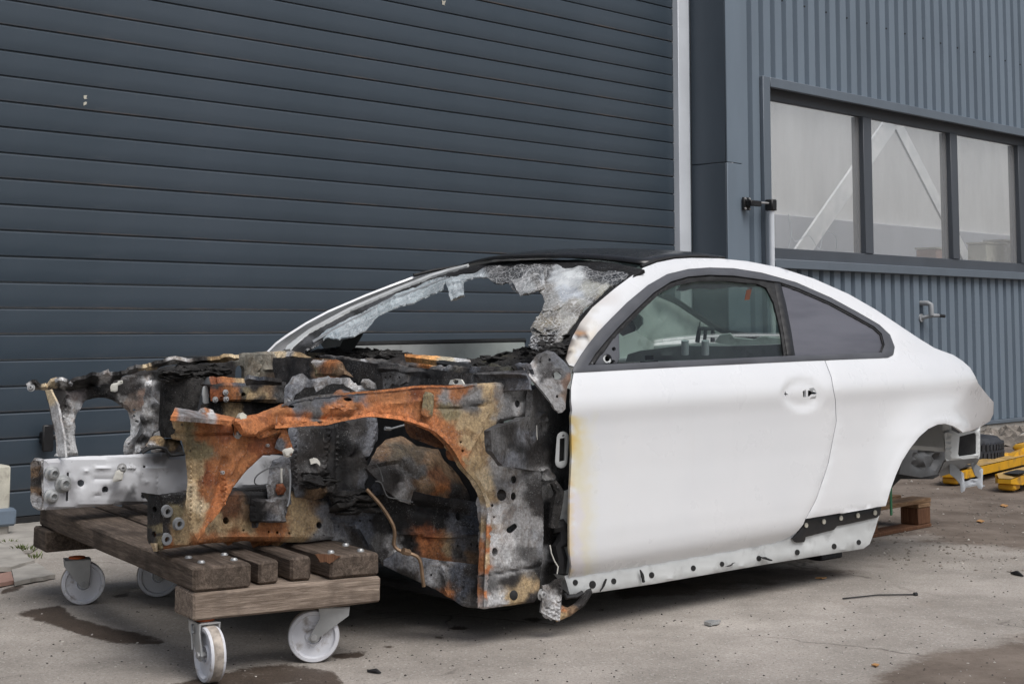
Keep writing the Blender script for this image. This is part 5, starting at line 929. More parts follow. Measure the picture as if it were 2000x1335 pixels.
# ------------------------------------------------------------------ burnt front: far side
KF = (3, 11)
GFA = Y_(1.55)
fa_out = [(90, 763), (100, 757), (141, 764), (180, 752), (234, 738), (270, 727), (324, 715), (360, 712), (412, 707), (466, 700), (468, 690), (507, 687), (540, 686), (562, 684), (640, 690), (640, 760), (600, 800), (470, 845), (400, 860), (330, 850), (300, 858), (286, 880), (270, 888), (246, 889), (243, 880), (246, 862), (255, 850), (258.6, 832), (256.5, 817), (252, 802), (237, 790), (216, 778), (195, 776), (168, 782), (156, 799), (149, 820), (150, 850), (156, 890), (114, 891), (112.5, 850), (103.5, 820), (96, 785)]
fa_a = [(110, 775, 'char'), (125, 790, 'charb'), (118, 830, (96, 92, 92)), (125, 860, 'lgrey'), (130, 885, 'white'), (143, 820, 'white'), (150, 870, 'white'), (146, 790, 'lgrey'), (150, 775, (110, 104, 104)), (180, 770, 'charb'), (222, 768, 'charb'), (205, 760, 'soot'), (250, 770, 'char'), (245, 785, 'grey'), (255, 790, (120, 108, 100)), (270, 760, 'char'), (282, 750, 'grey'), (290, 745, 'lgrey'), (280, 780, (150, 128, 116)), (266, 810, 'lgrey'), (264, 835, 'white'), (275, 830, 'grey'), (255, 860, 'white'), (270, 850, 'white'), (262, 875, 'lgrey'), (290, 800, 'soot'), (300, 780, 'ash'), (305, 810, 'charb'), (320, 830, 'soot'), (300, 840, 'lgrey'), (320, 760, 'soot'), (310, 730, 'soot'), (280, 728, 'char'), (350, 740, 'soot'), (350, 790, 'soot'), (390, 770, 'soot'), (390, 720, 'soot'), (430, 715, 'char'), (450, 720, 'charb'), (470, 710, (92, 90, 84)), (490, 700, (112, 110, 102)), (520, 700, (136, 132, 122)), (505, 720, (126, 122, 112)), (530, 720, (110, 106, 98)), (525, 735, (96, 84, 74)), (550, 690, (170, 164, 150)), (590, 705, 'soot'), (560, 720, 'soot'), (600, 730, 'soot'), (450, 800, 'soot'), (600, 690, (150, 142, 128)), (420, 840, 'char')]
fap = bsheet('far_wing_panel', fa_out, GFA, fa_a, th=.02, res=5.5, k=KF, pillow=(5, .012), rag=1.2, dent=(.010, 9), holes=[slotp(468, 730, 8, 9, 90), ell(207, 770, 2, 2), ell(262, 800, 2.6, 2.6), ell(262, 812, 2.6, 2.6), ell(265, 822, 2.4, 2.4), ell(251, 866, 2, 2)],
    emboss=[([(132, 775), (126, 830), (132, 890)], 6, -.02), ([(156, 800), (170, 788), (200, 782), (236, 796)], 7, .014), ([(508, 700), (500, 735)], 5, .02), ([(520, 720), (545, 720)], 6, .012), ([(285, 745), (275, 800), (262, 850)], 9, .02), ([(300, 790), (310, 830)], 8, -.02)])
fap['label'] = 'far inner wing panel, bare white at its foot and sooty on top'
# ragged upper flange
fl = bsheet('upper_flange', [(53, 752), (63, 749), (76, 752), (92, 752), (100, 747), (124, 744), (135, 749), (150, 744), (195, 733), (210, 724), (216, 729), (234, 729), (270, 717), (324, 706), (360, 704), (412, 700), (466, 697), (466, 702), (412, 708), (362, 712), (324, 716), (270, 728), (230, 741), (180, 756), (141, 767), (124, 764), (100, 763), (88, 760), (74, 762), (57, 761)], PL([.06, .35, 1], [-.6, 1.55, .742]), [(58, 757, 'lgrey'), (70, 755, 'char'), (95, 755, 'tanl'), (120, 750, 'white'), (112, 758, 'soot'), (140, 756, 'charb'), (180, 745, 'soot'), (212, 728, 'lgrey'), (230, 735, 'soot'), (262, 722, 'greyd'), (290, 716, 'tanl'), (310, 712, 'char'), (345, 707, 'white'), (360, 708, 'lgrey'), (390, 704, 'char'), (430, 702, 'tan'), (460, 699, 'tanl')], par=fap, th=.012, res=4.5, k=KF, rag=1.8, dent=(.012, 16))
for uv in ((61, 757), ): hexbolt(uv, PL([.06, .35, 1], [-.6, 1.52, .742]), .009, fl, ax=(-.6, -.8, .2))
for poly in ([(108, 740), (113, 736), (116, 746), (110, 748)], [(206, 727), (212, 723), (217, 727), (224, 726), (220, 733), (206, 732)], [(135, 748), (140, 744), (146, 746), (142, 754)]): bsheet('burnt_lump', poly, Y_(1.52), [(poly[0][0], poly[0][1], 'ash')], par=fl, th=.02, res=3, k=KF, rag=1.5, pillow=(3, .006))
sheet('white_tag', CF, fap, M['plastic'], [(218, 750), (222, 748), (230, 747), (232, 743), (240, 742), (241, 748), (236, 751), (231, 752), (230, 763), (226, 765), (217, 764), (216, 756)], Y_(1.53), .006, 3, k=KF, holes=[ell(236.5, 746, 1.8, 1.8)], pillow=(2, .002))
sheet('white_tag', CF, fap, M['plastic'], [(105, 783), (109, 780), (110, 796), (106, 799)], Y_(1.53), .005, 3, k=KF, rag=.6)
# outer edge of the far front post
bsheet('post_side', [(88, 762), (98, 760), (112, 790), (124, 850), (128, 892), (114, 892), (111, 850), (102, 818), (95, 785)], PL([1, .15, 0], [-1.10, 1.55, .6]), [(98, 775, 'tanl'), (104, 810, 'lgrey'), (114, 860, 'lgrey'), (118, 885, 'white')], par=fap, th=.008, k=KF)
# melted streaks over the back edge of the opening
bsheet('melted_panel', [(286, 745), (300, 742), (302, 770), (318, 790), (326, 815), (318, 840), (300, 850), (292, 868), (276, 886), (264, 890), (270, 862), (282, 840), (280, 815), (288, 790)], Y_(1.47), [(292, 755, 'white'), (296, 775, 'ash'), (290, 800, 'lgrey'), (305, 800, 'charb'), (312, 815, 'grey'), (320, 825, 'char'), (286, 830, 'char'), (290, 845, 'lgrey'), (280, 860, 'charb'), (272, 880, 'white'), (300, 835, 'lgrey')], par=fap, th=.02, k=KF, rag=2.2, dent=(.02, 16), pillow=(5, .014), res=4.5)
# air box drum behind the near beam
dr = CF.hit([(366, 778)], Y_(1.30), *KF)[0] - np.array([0, 0, .012])
MB().lathe([(0, .105), (.03, .102), (.06, .095), (.086, .084), (.094, .06), (.098, -.08), (.09, -.12), (0, -.12)], dr, (0, 0, 1), 28).build('burnt_drum', M['char'], car)
mb = MB()
for i in range(9):
    a = i * .7; mb.tube([dr + np.array([.02 * math.cos(a), .02 * math.sin(a), .108]), dr + np.array([.09 * math.cos(a), .09 * math.sin(a), .086])], .004, 5)
mb.build('drum_ribs', M['char'], car)
MB().lathe([(0, .07), (.014, .066), (.022, .04), (.024, -.06), (.016, -.08), (0, -.08)], CF.hit([(404, 775)], Y_(1.12), *KF)[0], (.15, -.1, 1), 12).build('scorched_bottle', M['greydark'], car)
sheet('white_wrap', CF, car, M['whitein'], [(398, 755), (405, 752), (408, 770), (408, 785), (416, 800), (408, 802), (398, 785), (396, 770)], Y_(1.08), .006, 4, k=KF, rag=.8)
# far strut tower beam
bsheet('far_strut_beam', [(415, 752), (440, 747), (500, 748), (540, 744), (564, 746), (566, 785), (553, 788), (500, 785), (448, 783), (416, 783)], Y_(1.02), [(425, 765, 'rustr'), (435, 770, 'rustr'), (430, 750, 'char'), (455, 765, 'rust'), (460, 775, 'rust'), (480, 765, 'olive'), (490, 775, 'tan'), (475, 752, 'blue'), (500, 755, 'char'), (520, 768, 'brown'), (515, 775, 'tan'), (545, 770, 'greyd'), (555, 755, 'char'), (510, 783, 'charb')], th=.09, k=KF, holes=[ell(474, 770, 4.5, 4.5), ell(432, 776, 3, 2)], pillow=(5, .014), dent=(.006, 10))
for uv in ((440, 766), (420, 780), (441, 779)): hexbolt(uv, Y_(1.015), .007, car)
bsheet('far_tower', [(400, 790), (430, 785), (560, 786), (566, 810), (540, 850), (400, 860)], Y_(1.06), [(430, 800, 'soot'), (455, 795, 'tan'), (450, 806, 'tan'), (480, 800, 'charb'), (520, 800, 'soot'), (540, 795, 'char')], th=.02, k=KF, dent=(.012, 9))
bsheet('far_tower_plate', [(478, 742), (486, 738), (500, 742), (520, 743), (550, 746), (550, 752), (480, 752)], PL([.1, .2, 1], [-.6, 1.05, .70]), [(500, 746, 'blue'), (485, 742, 'ash'), (540, 748, 'char')], th=.012, k=KF, rag=1.2)
# clutter at the foot of the far tower
bsheet('burnt_lump', [(290, 868), (300, 852), (315, 850), (330, 858), (345, 856), (362, 866), (364, 884), (300, 884)], Y_(1.3), [(305, 860, 'tan'), (325, 870, 'charb'), (345, 866, 'tan'), (355, 878, 'grey'), (300, 878, 'lgrey')], th=.05, k=KF, rag=2, dent=(.02, 14), pillow=(6, .02), res=4)
MB().tube(CF.hit(dens([(278, 884), (290, 876), (310, 873), (324, 877), (332, 888), (360, 886)], 5, False, 0, True), Y_(1.22), *KF), .006, 6).build('wire', M['rubber'], car)
# far frame rail, bare light grey
GFR = Y_(1.36)
ra = [(100, 905, 'lgrey'), (130, 900, 'white'), (110, 940, 'white'), (132, 945, (150, 150, 152)), (105, 985, 'lgrey'), (150, 920, 'white'), (170, 940, 'white'), (220, 920, 'white'), (200, 975, 'lgrey'), (230, 976, 'grey'), (260, 975, 'greyd'), (250, 940, 'white'), (300, 920, 'white'), (330, 905, 'lgrey'), (320, 890, 'grey'), (350, 930, 'white'), (360, 970, 'lgrey'), (280, 965, 'grey'), (280, 960, 'lgrey'), (460, 930, 'white'), (500, 920, 'white'), (520, 900, 'lgrey'), (450, 950, 'white'), (420, 930, 'lgrey')]
frl = bsheet('far_frame_rail', [(87, 897), (160, 891), (246, 888), (327, 883.5), (333, 891), (380, 890), (480, 888), (560, 890), (560, 950), (440, 955), (366, 960), (330, 979), (285, 983.5), (200, 988), (91, 996), (88, 990)], GFR, [(a[0], a[1], a[2]) for a in ra], th=.09, res=6, k=KF, holes=[ell(159, 943, 6.6, 6.8, 16), ell(206.5, 956, 6.6, 6.8, 16), ell(283, 911, 2.4, 2.4), ell(282, 968, 5, 5), slotp(132, 950, 26, 2.2, 92)], pillow=(5, .010, .003), emboss=[([(155, 922), (190, 914), (232, 911), (262, 913), (275, 925)], 3, .008), ([(182, 935), (240, 933)], 3, -.006), ([(182, 968), (260, 970), (262, 976)], 3, -.006), ([(275, 915), (335, 912)], 3, .006), ([(280, 940), (335, 937)], 3, .006), ([(310, 925), (310, 970)], 3, -.008)], dent=(.004, 9), rag=.6)
frl['label'] = 'far frame rail, bare pale grey with bolts at its front end'
for q in (frl,):
    q.data.materials.clear(); mm = NT('bare_rail'); c = mm.mix(1.0, mm.attr('Col').outputs['Color'], (1.0, 1.0, 1.02), 'MULTIPLY'); sm = mm.ramp(mm.noise(16, 7, .7), .62, .72, 0, .7); c = mm.mix(sm, c, (.10, .10, .10)); mm.set(col=c, rough=.5); mm.bump(mm.noise(60, 4), .15, .002); q.data.materials.append(mm.m)
for uv, r in (((100.5, 923.5), .017), ((122, 944), .020), ((99, 968.5), .017)):
    p = CF.hit([uv], GFR, *KF)[0]; MB().lathe([(r * 1.5, -.004), (r * 1.5, .004), (r * 1.1, .006), (r * 1.0, .024), (r * .6, .026), (r * .55, .012), (0, .012)], p + np.array([0, -.002, 0]), (0, -1, 0), 18).build('rail_bolt', M['steel'], frl)
bsheet('far_end_plate', [(67, 903), (72, 898), (88, 899), (90, 994), (84, 992), (70, 985), (67, 978)], PL([1, .1, 0], [-1.11, 1.40, .45]), [(78, 915, 'brown'), (78, 940, 'charb'), (76, 960, 'brown'), (85, 905, 'lgrey'), (72, 982, 'lgrey'), (88, 950, 'lgrey')], par=frl, th=.01, k=KF, holes=[ell(80, 917, 4, 6), ell(80, 965, 4, 6)], pillow=(4, -.014))
tg = sheet('rail_tab', CF, frl, M['plastic'], [(228, 918), (244, 916), (240, 938), (222, 941), (221, 936), (224, 928)], Y_(1.33), .004, 4, k=KF, pillow=(3, .004)); hexbolt((237.5, 914), Y_(1.34), .012, tg)

# ------------------------------------------------------------------ cowl and burnt dashboard
GL_ = PL3((-.30, .2, .7), (-.32, 1.6, .7), (-.22, .9, .80))
bsheet('cowl_lip', [(536, 688), (560, 684), (590, 689), (606, 695), (616, 702), (611, 708), (596, 701), (580, 697), (560, 696), (540, 698)], GL_, [(545, 690, 'tanl'), (565, 689, 'lgrey'), (585, 693, 'tan'), (605, 700, 'greyd'), (612, 705, 'charb')], th=.008, res=4, k=KF, rag=1.2, dent=(.01, 16))
bsheet('tray_edge', [(618, 690), (660, 692), (700, 697), (760, 705), (802, 715), (796, 719), (755, 716), (700, 709), (660, 703), (628, 702)], GL_, [(630, 696, 'charb'), (660, 696, 'greyd'), (690, 700, (104, 102, 100)), (710, 700, 'lgrey'), (725, 706, 'greyd'), (750, 708, 'charb'), (780, 712, 'greyd'), (680, 706, 'char')], th=.02, res=4.5, k=KF, rag=1.4, dent=(.008, 14), pillow=(4, .008))
bsheet('scorched_beam', [(800, 714), (860, 712), (920, 716), (980, 712), (1032, 706), (1040, 720), (980, 728), (920, 732), (860, 728), (806, 722)], GL_, [(820, 718, 'charb'), (850, 720, 'greyd'), (880, 720, (96, 94, 90)), (910, 726, 'char'), (930, 720, 'ashb'), (960, 722, 'charb'), (990, 716, (80, 80, 72)), (1020, 714, 'ashb'), (870, 716, 'ash')], th=.02, res=4.5, k=KF, rag=2.0, dent=(.014, 16), pillow=(4, .008))
GC = PL3((-.16, .2, .78), (-.18, 1.6, .80), (.10, .9, .835))
bsheet('cowl_tray', [(540, 690), (570, 686), (620, 684), (680, 680), (760, 684), (840, 694), (900, 700), (960, 694), (1030, 682), (1080, 678), (1110, 690), (1080, 712), (1040, 722), (1000, 726), (960, 726), (900, 728), (860, 722), (800, 716), (740, 712), (690, 704), (640, 702), (600, 698)], GC, [(560, 690, 'lgrey'), (600, 692, 'charb'), (650, 690, 'char'), (680, 690, (84, 80, 78)), (720, 692, (120, 116, 114)), (740, 702, 'greyd'), (780, 690, 'char'), (800, 700, 'greyd'), (810, 694, (214, 150, 90)), (840, 698, (200, 140, 80)), (860, 700, 'cream'), (900, 708, 'soot'), (940, 705, (60, 60, 50)), (980, 700, (66, 64, 56)), (1020, 695, 'char'), (1060, 690, 'ashb'), (1090, 690, 'charb'), (1000, 720, 'char'), (880, 720, 'char')], th=.03, rag=2.0, dent=(.02, 12), pillow=(6, .014), k=KF)
bsheet('cowl_front', [(536, 700), (600, 697), (640, 700), (690, 703), (740, 711), (800, 716), (860, 722), (900, 728), (960, 726), (1030, 722), (1034, 760), (900, 770), (700, 772), (560, 768), (536, 745)], PL3((-.26, .2, .7), (-.28, 1.6, .7), (-.24, .9, .80)), [(550, 705, 'charb'), (560, 712, 'char'), (575, 722, 'soot'), (590, 712, 'charb'), (580, 735, 'soot'), (560, 735, 'charb'), (620, 712, 'brown'), (640, 725, 'rustd'), (600, 725, 'soot'), (680, 720, 'soot'), (720, 725, 'char'), (760, 735, 'charb'), (800, 740, 'greyd'), (780, 750, 'charb'), (840, 735, 'soot'), (880, 745, 'charb'), (940, 740, 'greyd'), (980, 740, 'greyd'), (1010, 735, 'ashb'), (700, 755, 'soot')], th=.01, k=KF, dent=(.012, 9), rag=1.0, emboss=[([(745, 720), (840, 730)], 8, .014), ([(930, 735), (1030, 732)], 6, .014)])
bsheet('cowl_bracket', [(602, 706), (608, 700), (625, 702), (652, 700), (665, 706), (668, 728), (655, 734), (612, 734), (608, 715)], PL3((-.40, .2, .7), (-.42, 1.6, .7), (-.38, .9, .80)), [(612, 703, 'lgrey'), (640, 704, 'rust'), (640, 712, 'rust'), (635, 720, 'rustd'), (660, 725, 'brown'), (615, 725, 'olive')], th=.04, k=KF, pillow=(4, .01), emboss=[([(605, 711), (666, 709)], 2, -.012)])
bsheet('cowl_tab', [(733, 717), (745, 714), (785, 719), (788, 724), (770, 726), (738, 722)], PL3((-.40, .2, .70), (-.42, 1.6, .7), (-.30, .9, .77)), [(740, 718, 'tan'), (770, 722, 'grey')], th=.008, k=KF, rag=.8)
bsheet('pedal_bracket', [(745, 728), (770, 724), (798, 732), (794, 745), (780, 752), (765, 748), (760, 758), (748, 760), (747, 742)], PL3((-.36, .2, .7), (-.38, 1.6, .7), (-.34, .9, .80)), [(755, 735, 'charb'), (780, 738, 'greyd'), (752, 752, 'greyd')], th=.01, k=KF, holes=[ell(752, 737, 2, 2), ell(762, 735, 2, 2), ell(780, 737, 2, 2), ell(752, 751, 1.6, 1.6)], rag=.8)
sheet('white_bracket', CF, car, M['plastic'], [(876, 750), (880, 742), (890, 739), (900, 740), (905, 748), (904, 752)], PL3((-.32, .2, .7), (-.34, 1.6, .7), (-.30, .9, .80)), .008, 4, k=KF, holes=[ell(889.5, 745, 6, 4.6)], rag=.6)
sheet('scorched_strip', CF, car, M['burnt'], [(790, 691), (830, 693), (880, 697), (918, 702), (920, 706), (870, 706), (850, 703), (790, 696)], PL([-.3, 0, 1], [-.12, .8, .815]), .02, 4.5, anchors=[(800, 693, (214, 150, 90)), (840, 697, (224, 170, 110)), (870, 700, 'cream'), (905, 702, 'white')], k=KF, rag=.6)
sheet('black_bar', CF, car, M['rubber'], [(852, 703), (858, 700), (918, 708), (920, 713), (914, 714), (866, 708), (852, 706)], PL([-.3, 0, 1], [-.16, .8, .822]), .018, 4.5, k=KF, rag=.5, pillow=(2, .004))
# crusts of burnt dashboard, lumpy pieces piled along the cowl
def crust(n, region, G, size, name, mat, par, seed, k=KF):
    rg = random.Random(seed); mb = MB(); reg = np.array(region, float); mn, mx = reg.min(0), reg.max(0); pts = []
    while len(pts) < n:
        p = (rg.uniform(mn[0], mx[0]), rg.uniform(mn[1], mx[1]))
        if inside(np.array([p]), region)[0]: pts.append(p)
    P = CF.hit(pts, G, *k)
    ico = [(0, 0, 1), (.9, 0, .3), (.3, .85, .3), (-.7, .5, .3), (-.7, -.5, .3), (.3, -.85, .3), (.7, .5, -.4), (-.3, .85, -.4), (-.9, 0, -.4), (-.3, -.85, -.4), (.7, -.5, -.4), (0, 0, -1)]
    fc = [(0, 1, 2), (0, 2, 3), (0, 3, 4), (0, 4, 5), (0, 5, 1), (1, 6, 2), (2, 7, 3), (3, 8, 4), (4, 9, 5), (5, 10, 1), (6, 7, 2), (7, 8, 3), (8, 9, 4), (9, 10, 5), (10, 6, 1), (6, 11, 7), (7, 11, 8), (8, 11, 9), (9, 11, 10), (10, 11, 6)]
    for p in P:
        s_ = size * rg.uniform(.4, 1.5); sx, sy, sz = s_ * rg.uniform(.7, 2.2), s_ * rg.uniform(.7, 2.2), s_ * rg.uniform(.25, .7); a = rg.uniform(0, 6.3); t = rg.uniform(-.4, .4)
        mm = Matrix.Translation(Vector(p)) @ Matrix.Rotation(a, 4, 'Z') @ Matrix.Rotation(t, 4, 'X')
        mb.add([mm @ Vector((q[0] * sx * rg.uniform(.7, 1.3), q[1] * sy * rg.uniform(.7, 1.3), q[2] * sz * rg.uniform(.7, 1.3))) for q in ico], fc)
    return mb.build(name, mat, par, kind='stuff', sharp=25)
crust(170, [(580, 690), (640, 682), (760, 684), (800, 692), (740, 700), (640, 700)], GC, .016, 'charred_crust', M['char'], car, 3)
crust(240, [(900, 712), (940, 700), (1040, 680), (1090, 676), (1106, 690), (1060, 712), (1000, 722), (930, 722)], GC, .016, 'charred_crust', M['char'], car, 4)
crust(70, [(1040, 690), (1060, 660), (1100, 650), (1118, 660), (1105, 690), (1060, 700)], lambda x, y, z: GW(x, y, z) - .0, .012, 'charred_crust', M['char'], car, 5)
crust(60, [(660, 965), (720, 955), (735, 985), (700, 1000), (660, 1000)], Y_(.36), .02, 'charred_crust', M['char'], car, 6)
crust(110, [(320, 725), (400, 712), (440, 725), (430, 745), (390, 735), (320, 745)], Y_(1.25), .02, 'charred_crust', M['char'], car, 7)
crust(40, [(600, 932), (640, 930), (645, 950), (600, 950)], Y_(.36), .016, 'charred_crust', M['char'], car, 8)
bsheet('crossmember', [(430, 960), (560, 950), (640, 955), (640, 990), (430, 992)], Y_(.62), [(500, 970, 'soot')], th=.06, res=12, k=KF)
MB().box(-.75, -.1, .5, 1.5, .22, .26, .01).box(-.14, -.10, .2, 1.64, .20, .72, .01).build('firewall', M['dark'], car)

# ------------------------------------------------------------------ timber dolly under the front
c1 = WORLD.hit([(378, 1108)], Z_(.31), 2, 12)[0]
KA = R(31.2); KFm = Frame((c1[0], c1[1], 0), (math.cos(KA), math.sin(KA)))
dol = thing('timber_dolly', tuple(KFm.o), KA, 'low dolly of dark weathered beams on four white castors carrying the front of the car', 'dolly')
def kx(u, v): return KFm.hit([(u, v)], Y_(0), 2, 12)[0][0]
ZT, ZM, ZL = .310, .2415, .166; LEN = 1.66
xs_ = [(kx(378, 1120), kx(492, 1110)), (kx(511, 1110), kx(551, 1105)), (kx(575, 1100), kx(616, 1100)), (kx(645, 1095), kx(742, 1085))]
def plank(name, x0, x1, y0, y1, z0, z1, mat, b=.006, seed=1):
    o = MB().box(x0, x1, y0, y1, z0, z1, b).build(name, mat, dol)
    import bmesh
    bm = bmesh.new(); bm.from_mesh(o.data); bmesh.ops.subdivide_edges(bm, edges=[e for e in bm.edges if e.calc_length() > .05], cuts=5, use_grid_fill=True)
    for v in bm.verts: v.co += Vector(mnoise.noise_vector(v.co * 9 + Vector((seed, seed, 0)))) * .0028
    bm.to_mesh(o.data); bm.free(); o.data.set_sharp_from_angle(angle=R(35)); return o
for i, ((a, b), y0) in enumerate(zip(xs_, (.0, .022, .028, .002))): plank('plank', a + .001, b - .001, y0, LEN - .01 * i, ZM + .001, ZT - .002 * (i % 2), M['beam'], .007, i)
plank('cross_beam', xs_[0][0] - .001, xs_[3][1] + .002, -.006, .155, ZL, ZM, M['beamx'], .006, 8)
plank('cross_beam', xs_[0][0] - .02, xs_[3][1], LEN - .17, LEN, ZL, ZM, M['beam'], .006, 9)
for (u, v) in ((368, 1089), (393, 1098), (438, 1083), (457, 1093), (646, 1078), (675, 1064), (704, 1075)):
    p = KFm.hit([(u, v)], Z_(ZT), 2, 12)[0]; MB().lathe([(.011, -.004), (.011, .002), (.008, .006), (0, .007)], p, (0, 0, 1), 10).build('carriage_bolt', M['steel'], dol)
pl_ = sheet('split_wood', KFm, dol, M['palletb'], [(617, 1082), (640, 1082), (664, 1085), (656, 1092), (644, 1100), (636, 1096), (626, 1098)], lambda x, y, z: y + .004, .008, 4, rag=2.5, k=(2, 12))
def castor(uv, pivot_uv, wheel_ax, brake=False):
    g = WORLD.hit([uv], Z_(0.0), 2, 14)[0]; r = .0745; w_ = .021
    c = KFm.M @ (np.array([g[0], g[1], 0]) - KFm.o); c[2] = r
    ax_ = np.array([math.cos(R(wheel_ax)), math.sin(R(wheel_ax)), 0]); axl = KFm.M @ ax_; fw_ = np.array([-axl[1], axl[0], 0])
    cs = bpy.data.objects.new('castor', None); link(cs, dol)
    L = lambda a, f, z: c + axl * a + fw_ * f + np.array([0, 0, z - r])
    whl = MB().lathe([(0, -w_ * .4), (r * .28, -w_ * .4), (r * .3, -w_ * .75), (r * .36, -w_ * .5), (r * .78, -w_ * .55), (r * .84, -w_), (r * .96, -w_), (r, -w_ * .7), (r, w_ * .7), (r * .96, w_), (r * .84, w_), (r * .78, w_ * .55), (r * .36, w_ * .5), (r * .3, w_ * .75), (r * .28, w_ * .4), (0, w_ * .4)], c, axl, 40).build('wheel', M['nylon'], dol)
    whl.parent = cs
    td = MB().lathe([(r * .975, -w_ * .82), (r * 1.006, -w_ * .6), (r * 1.006, w_ * .6), (r * .975, w_ * .82)], c, axl, 40).build('tread_grime', M['tread'], cs)
    pf = pivot_uv; top = ZL - .0075
    mb = MB()
    for sgn in (-1, 1):
        a = sgn * (w_ + .007); t = .0025
        prof = [(pf - .045, top), (pf + .045, top), (pf + .040, top - .03), (.016, r - .004), (.006, r - .015), (-.010, r - .015), (-.017, r), (pf - .042, top - .025)]
        v = [L(a - t, f, z) for f, z in prof] + [L(a + t, f, z) for f, z in prof]; n = len(prof)
        mb.add(v, [tuple(range(n)), tuple(range(n, 2 * n))[::-1]] + [(i, (i + 1) % n, n + (i + 1) % n, n + i) for i in range(n)])
    v = [L(sa * (w_ + .0095), pf + sf * .045, top + dz) for sa in (-1, 1) for sf in (-1, 1) for dz in (-.004, .0)]
    mb.add(v, [(0, 1, 3, 2), (4, 6, 7, 5), (0, 4, 5, 1), (2, 3, 7, 6), (0, 2, 6, 4), (1, 5, 7, 3)])
    mb.build('fork', M['steel'], cs, sharp=30)
    MB().tube([L(-w_ - .016, 0, r), L(w_ + .016, 0, r)], .009, 8).build('axle_bolt', M['bolt'], cs)
    pc = L(0, pf, ZL); MB().lathe([(0, -.007), (.028, -.007), (.029, -.003), (.027, -.0005), (0, -.0005)], pc, (0, 0, 1), 20).build('swivel_ring', M['orange'], cs)
    if brake:
        MB().tube([L(-.036, .034, top - .03), L(-.036, .052, top - .01), L(.036, .052, top - .01), L(.036, .034, top - .10), ], .003, 6).tube([L(-.036, .05, top - .012), L(-.036, .04, r + .01)], .003, 6).build('brake_wire', M['steel'], cs)
    return cs
castor((409, 1331), .048, 31, True)
castor((612, 1291), -.058, 98)
castor((161, 1179), .022, 112)
castor((308, 1164), -.03, 110)
# ------------------------------------------------------------------ pallet under the tail
pc = WORLD.hit([(1820, 1028)], Z_(0), 3, 30)[0]; PA = math.atan2(CDIR[1], CDIR[0]) + R(4)
pal = thing('wooden_pallet', tuple(pc), PA, 'wooden pallet on the ground holding up the tail of the car', 'pallet')
# local: x along car, y across; near right corner at the origin
for y in (0, .16, .34): MB().box(-1.15, .0, y, y + .10, .118, .140, .003).build('deck_board', M['pallet'], pal)
for y in (.5, .68): MB().box(-1.15, .0, y, y + .10, .118, .140, .003).build('deck_board', M['pallet'], pal)
for x in (-.125, -.62, -1.14): MB().box(x, x + .12, -.0, .78, .098, .117, .003).build('bearer_board', M['pallet'], pal)
for x in (-.125, -.62, -1.14):
    for y in (.003, .34, .68): MB().box(x, x + .12, y, y + .095, .019, .097, .003).build('block', M['palletb'], pal)
for y in (0, .34, .68): MB().box(-1.15, .0, y, y + .097, .0, .018, .003).build('bottom_board', M['palletb'], pal)
g0 = CF.hit([(1741, 972)], Y_(.12), 3, 9)[0]; gw = CF.world(g0)
gs = thing('green_strap', tuple(gw), CF.ang, 'short dark green strap hanging behind the rear wheel arch edge', 'strap')
MB().box(-.006, .008, 0, .006, -.07, .05, .002).build('webbing', M['green'], gs)
b0 = WORLD.hit([(1632, 1093)], Z_(0), 3, 30)[0]
sb_ = thing('support_block', tuple(b0), CF.ang, 'dark square block wedged under the rear end of the sill', 'block')
MB().box(-.07, .08, .02, .16, 0, .085, .006).build('body', M['rubber'], sb_); MB().box(-.06, .07, .03, .15, .086, .10, .004).build('pad', M['dark'], sb_)

# ------------------------------------------------------------------ yellow pallet truck
t1, t2 = WORLD.hit([(1850, 950), (2030, 905)], Z_(0.0), 3, 40); q1 = WORLD.hit([(1960, 963)], Z_(0), 3, 40)[0]
dirw = unit((t2 - t1) * np.array([1, 1, 0])); JF = Frame(t1, dirw)
jk = thing('pallet_truck', tuple(t1), JF.ang, 'yellow hand pallet truck with scuffed forks lying behind the car', 'pallet truck')
off2 = JF.M @ (np.array([q1[0], q1[1], 0]) - JF.o)
def fork(x0, yc, L_=1.62, wd=.17):
    h = wd / 2; mb = MB(); zt = .098; zb_ = .045
    out = [(0.02, -h * .45), (.10, -h * .92), (.16, -h), (L_, -h), (L_, h), (.16, h), (.10, h * .92), (.02, h * .45)]; n = len(out)
    v = [(x0 + x, yc + y, zt - (.018 if x < .05 else 0)) for x, y in out] + [(x0 + x, yc + y, zb_ + (.01 if x < .05 else 0)) for x, y in out]
    mb.add(v, [tuple(range(n, 2 * n))] + [(i, (i + 1) % n, n + (i + 1) % n, n + i) for i in range(n)])
    f = mb.build('fork', M['yellow'], jk, sharp=30)
    v = [(x0 + x * .985 + .01, yc + y * .9, zt + .002 - (.018 if x < .05 else 0)) for x, y in out]; MB().add(v, [tuple(range(n))[::-1]]).build('fork_top', M['yellowtop'], f, fix=False)
    MB().box(x0 + .14, x0 + .40, yc - .045, yc + .045, zt + .0035, zt + .006).build('roller_slot', M['dark'], f)
    MB().lathe([(0, -.035), (.038, -.035), (.04, 0), (.038, .035), (0, .035)], (x0 + .22, yc, .042), (0, 1, 0), 16).build('load_roller', M['rubber'], f)
    MB().box(x0 + .05, x0 + .16, yc - .05, yc + .05, .012, zb_ + .01, .01).build('entry_shoe', M['yellow'], f)
    return f
fork(0, 0); fork(float(off2[0]), float(off2[1]))
yl = float(off2[1]); xe = 1.2 + min(0, float(off2[0]))
mb = MB().box(1.60, 1.84, yl - .1 if yl < 0 else -.1, .1 if yl < 0 else yl + .1, .10, .15, .02).box(1.70, 1.92, yl * .5 - .14, yl * .5 + .14, .10, .30, .02); mb.build('pump_housing', M['yellow'], jk)
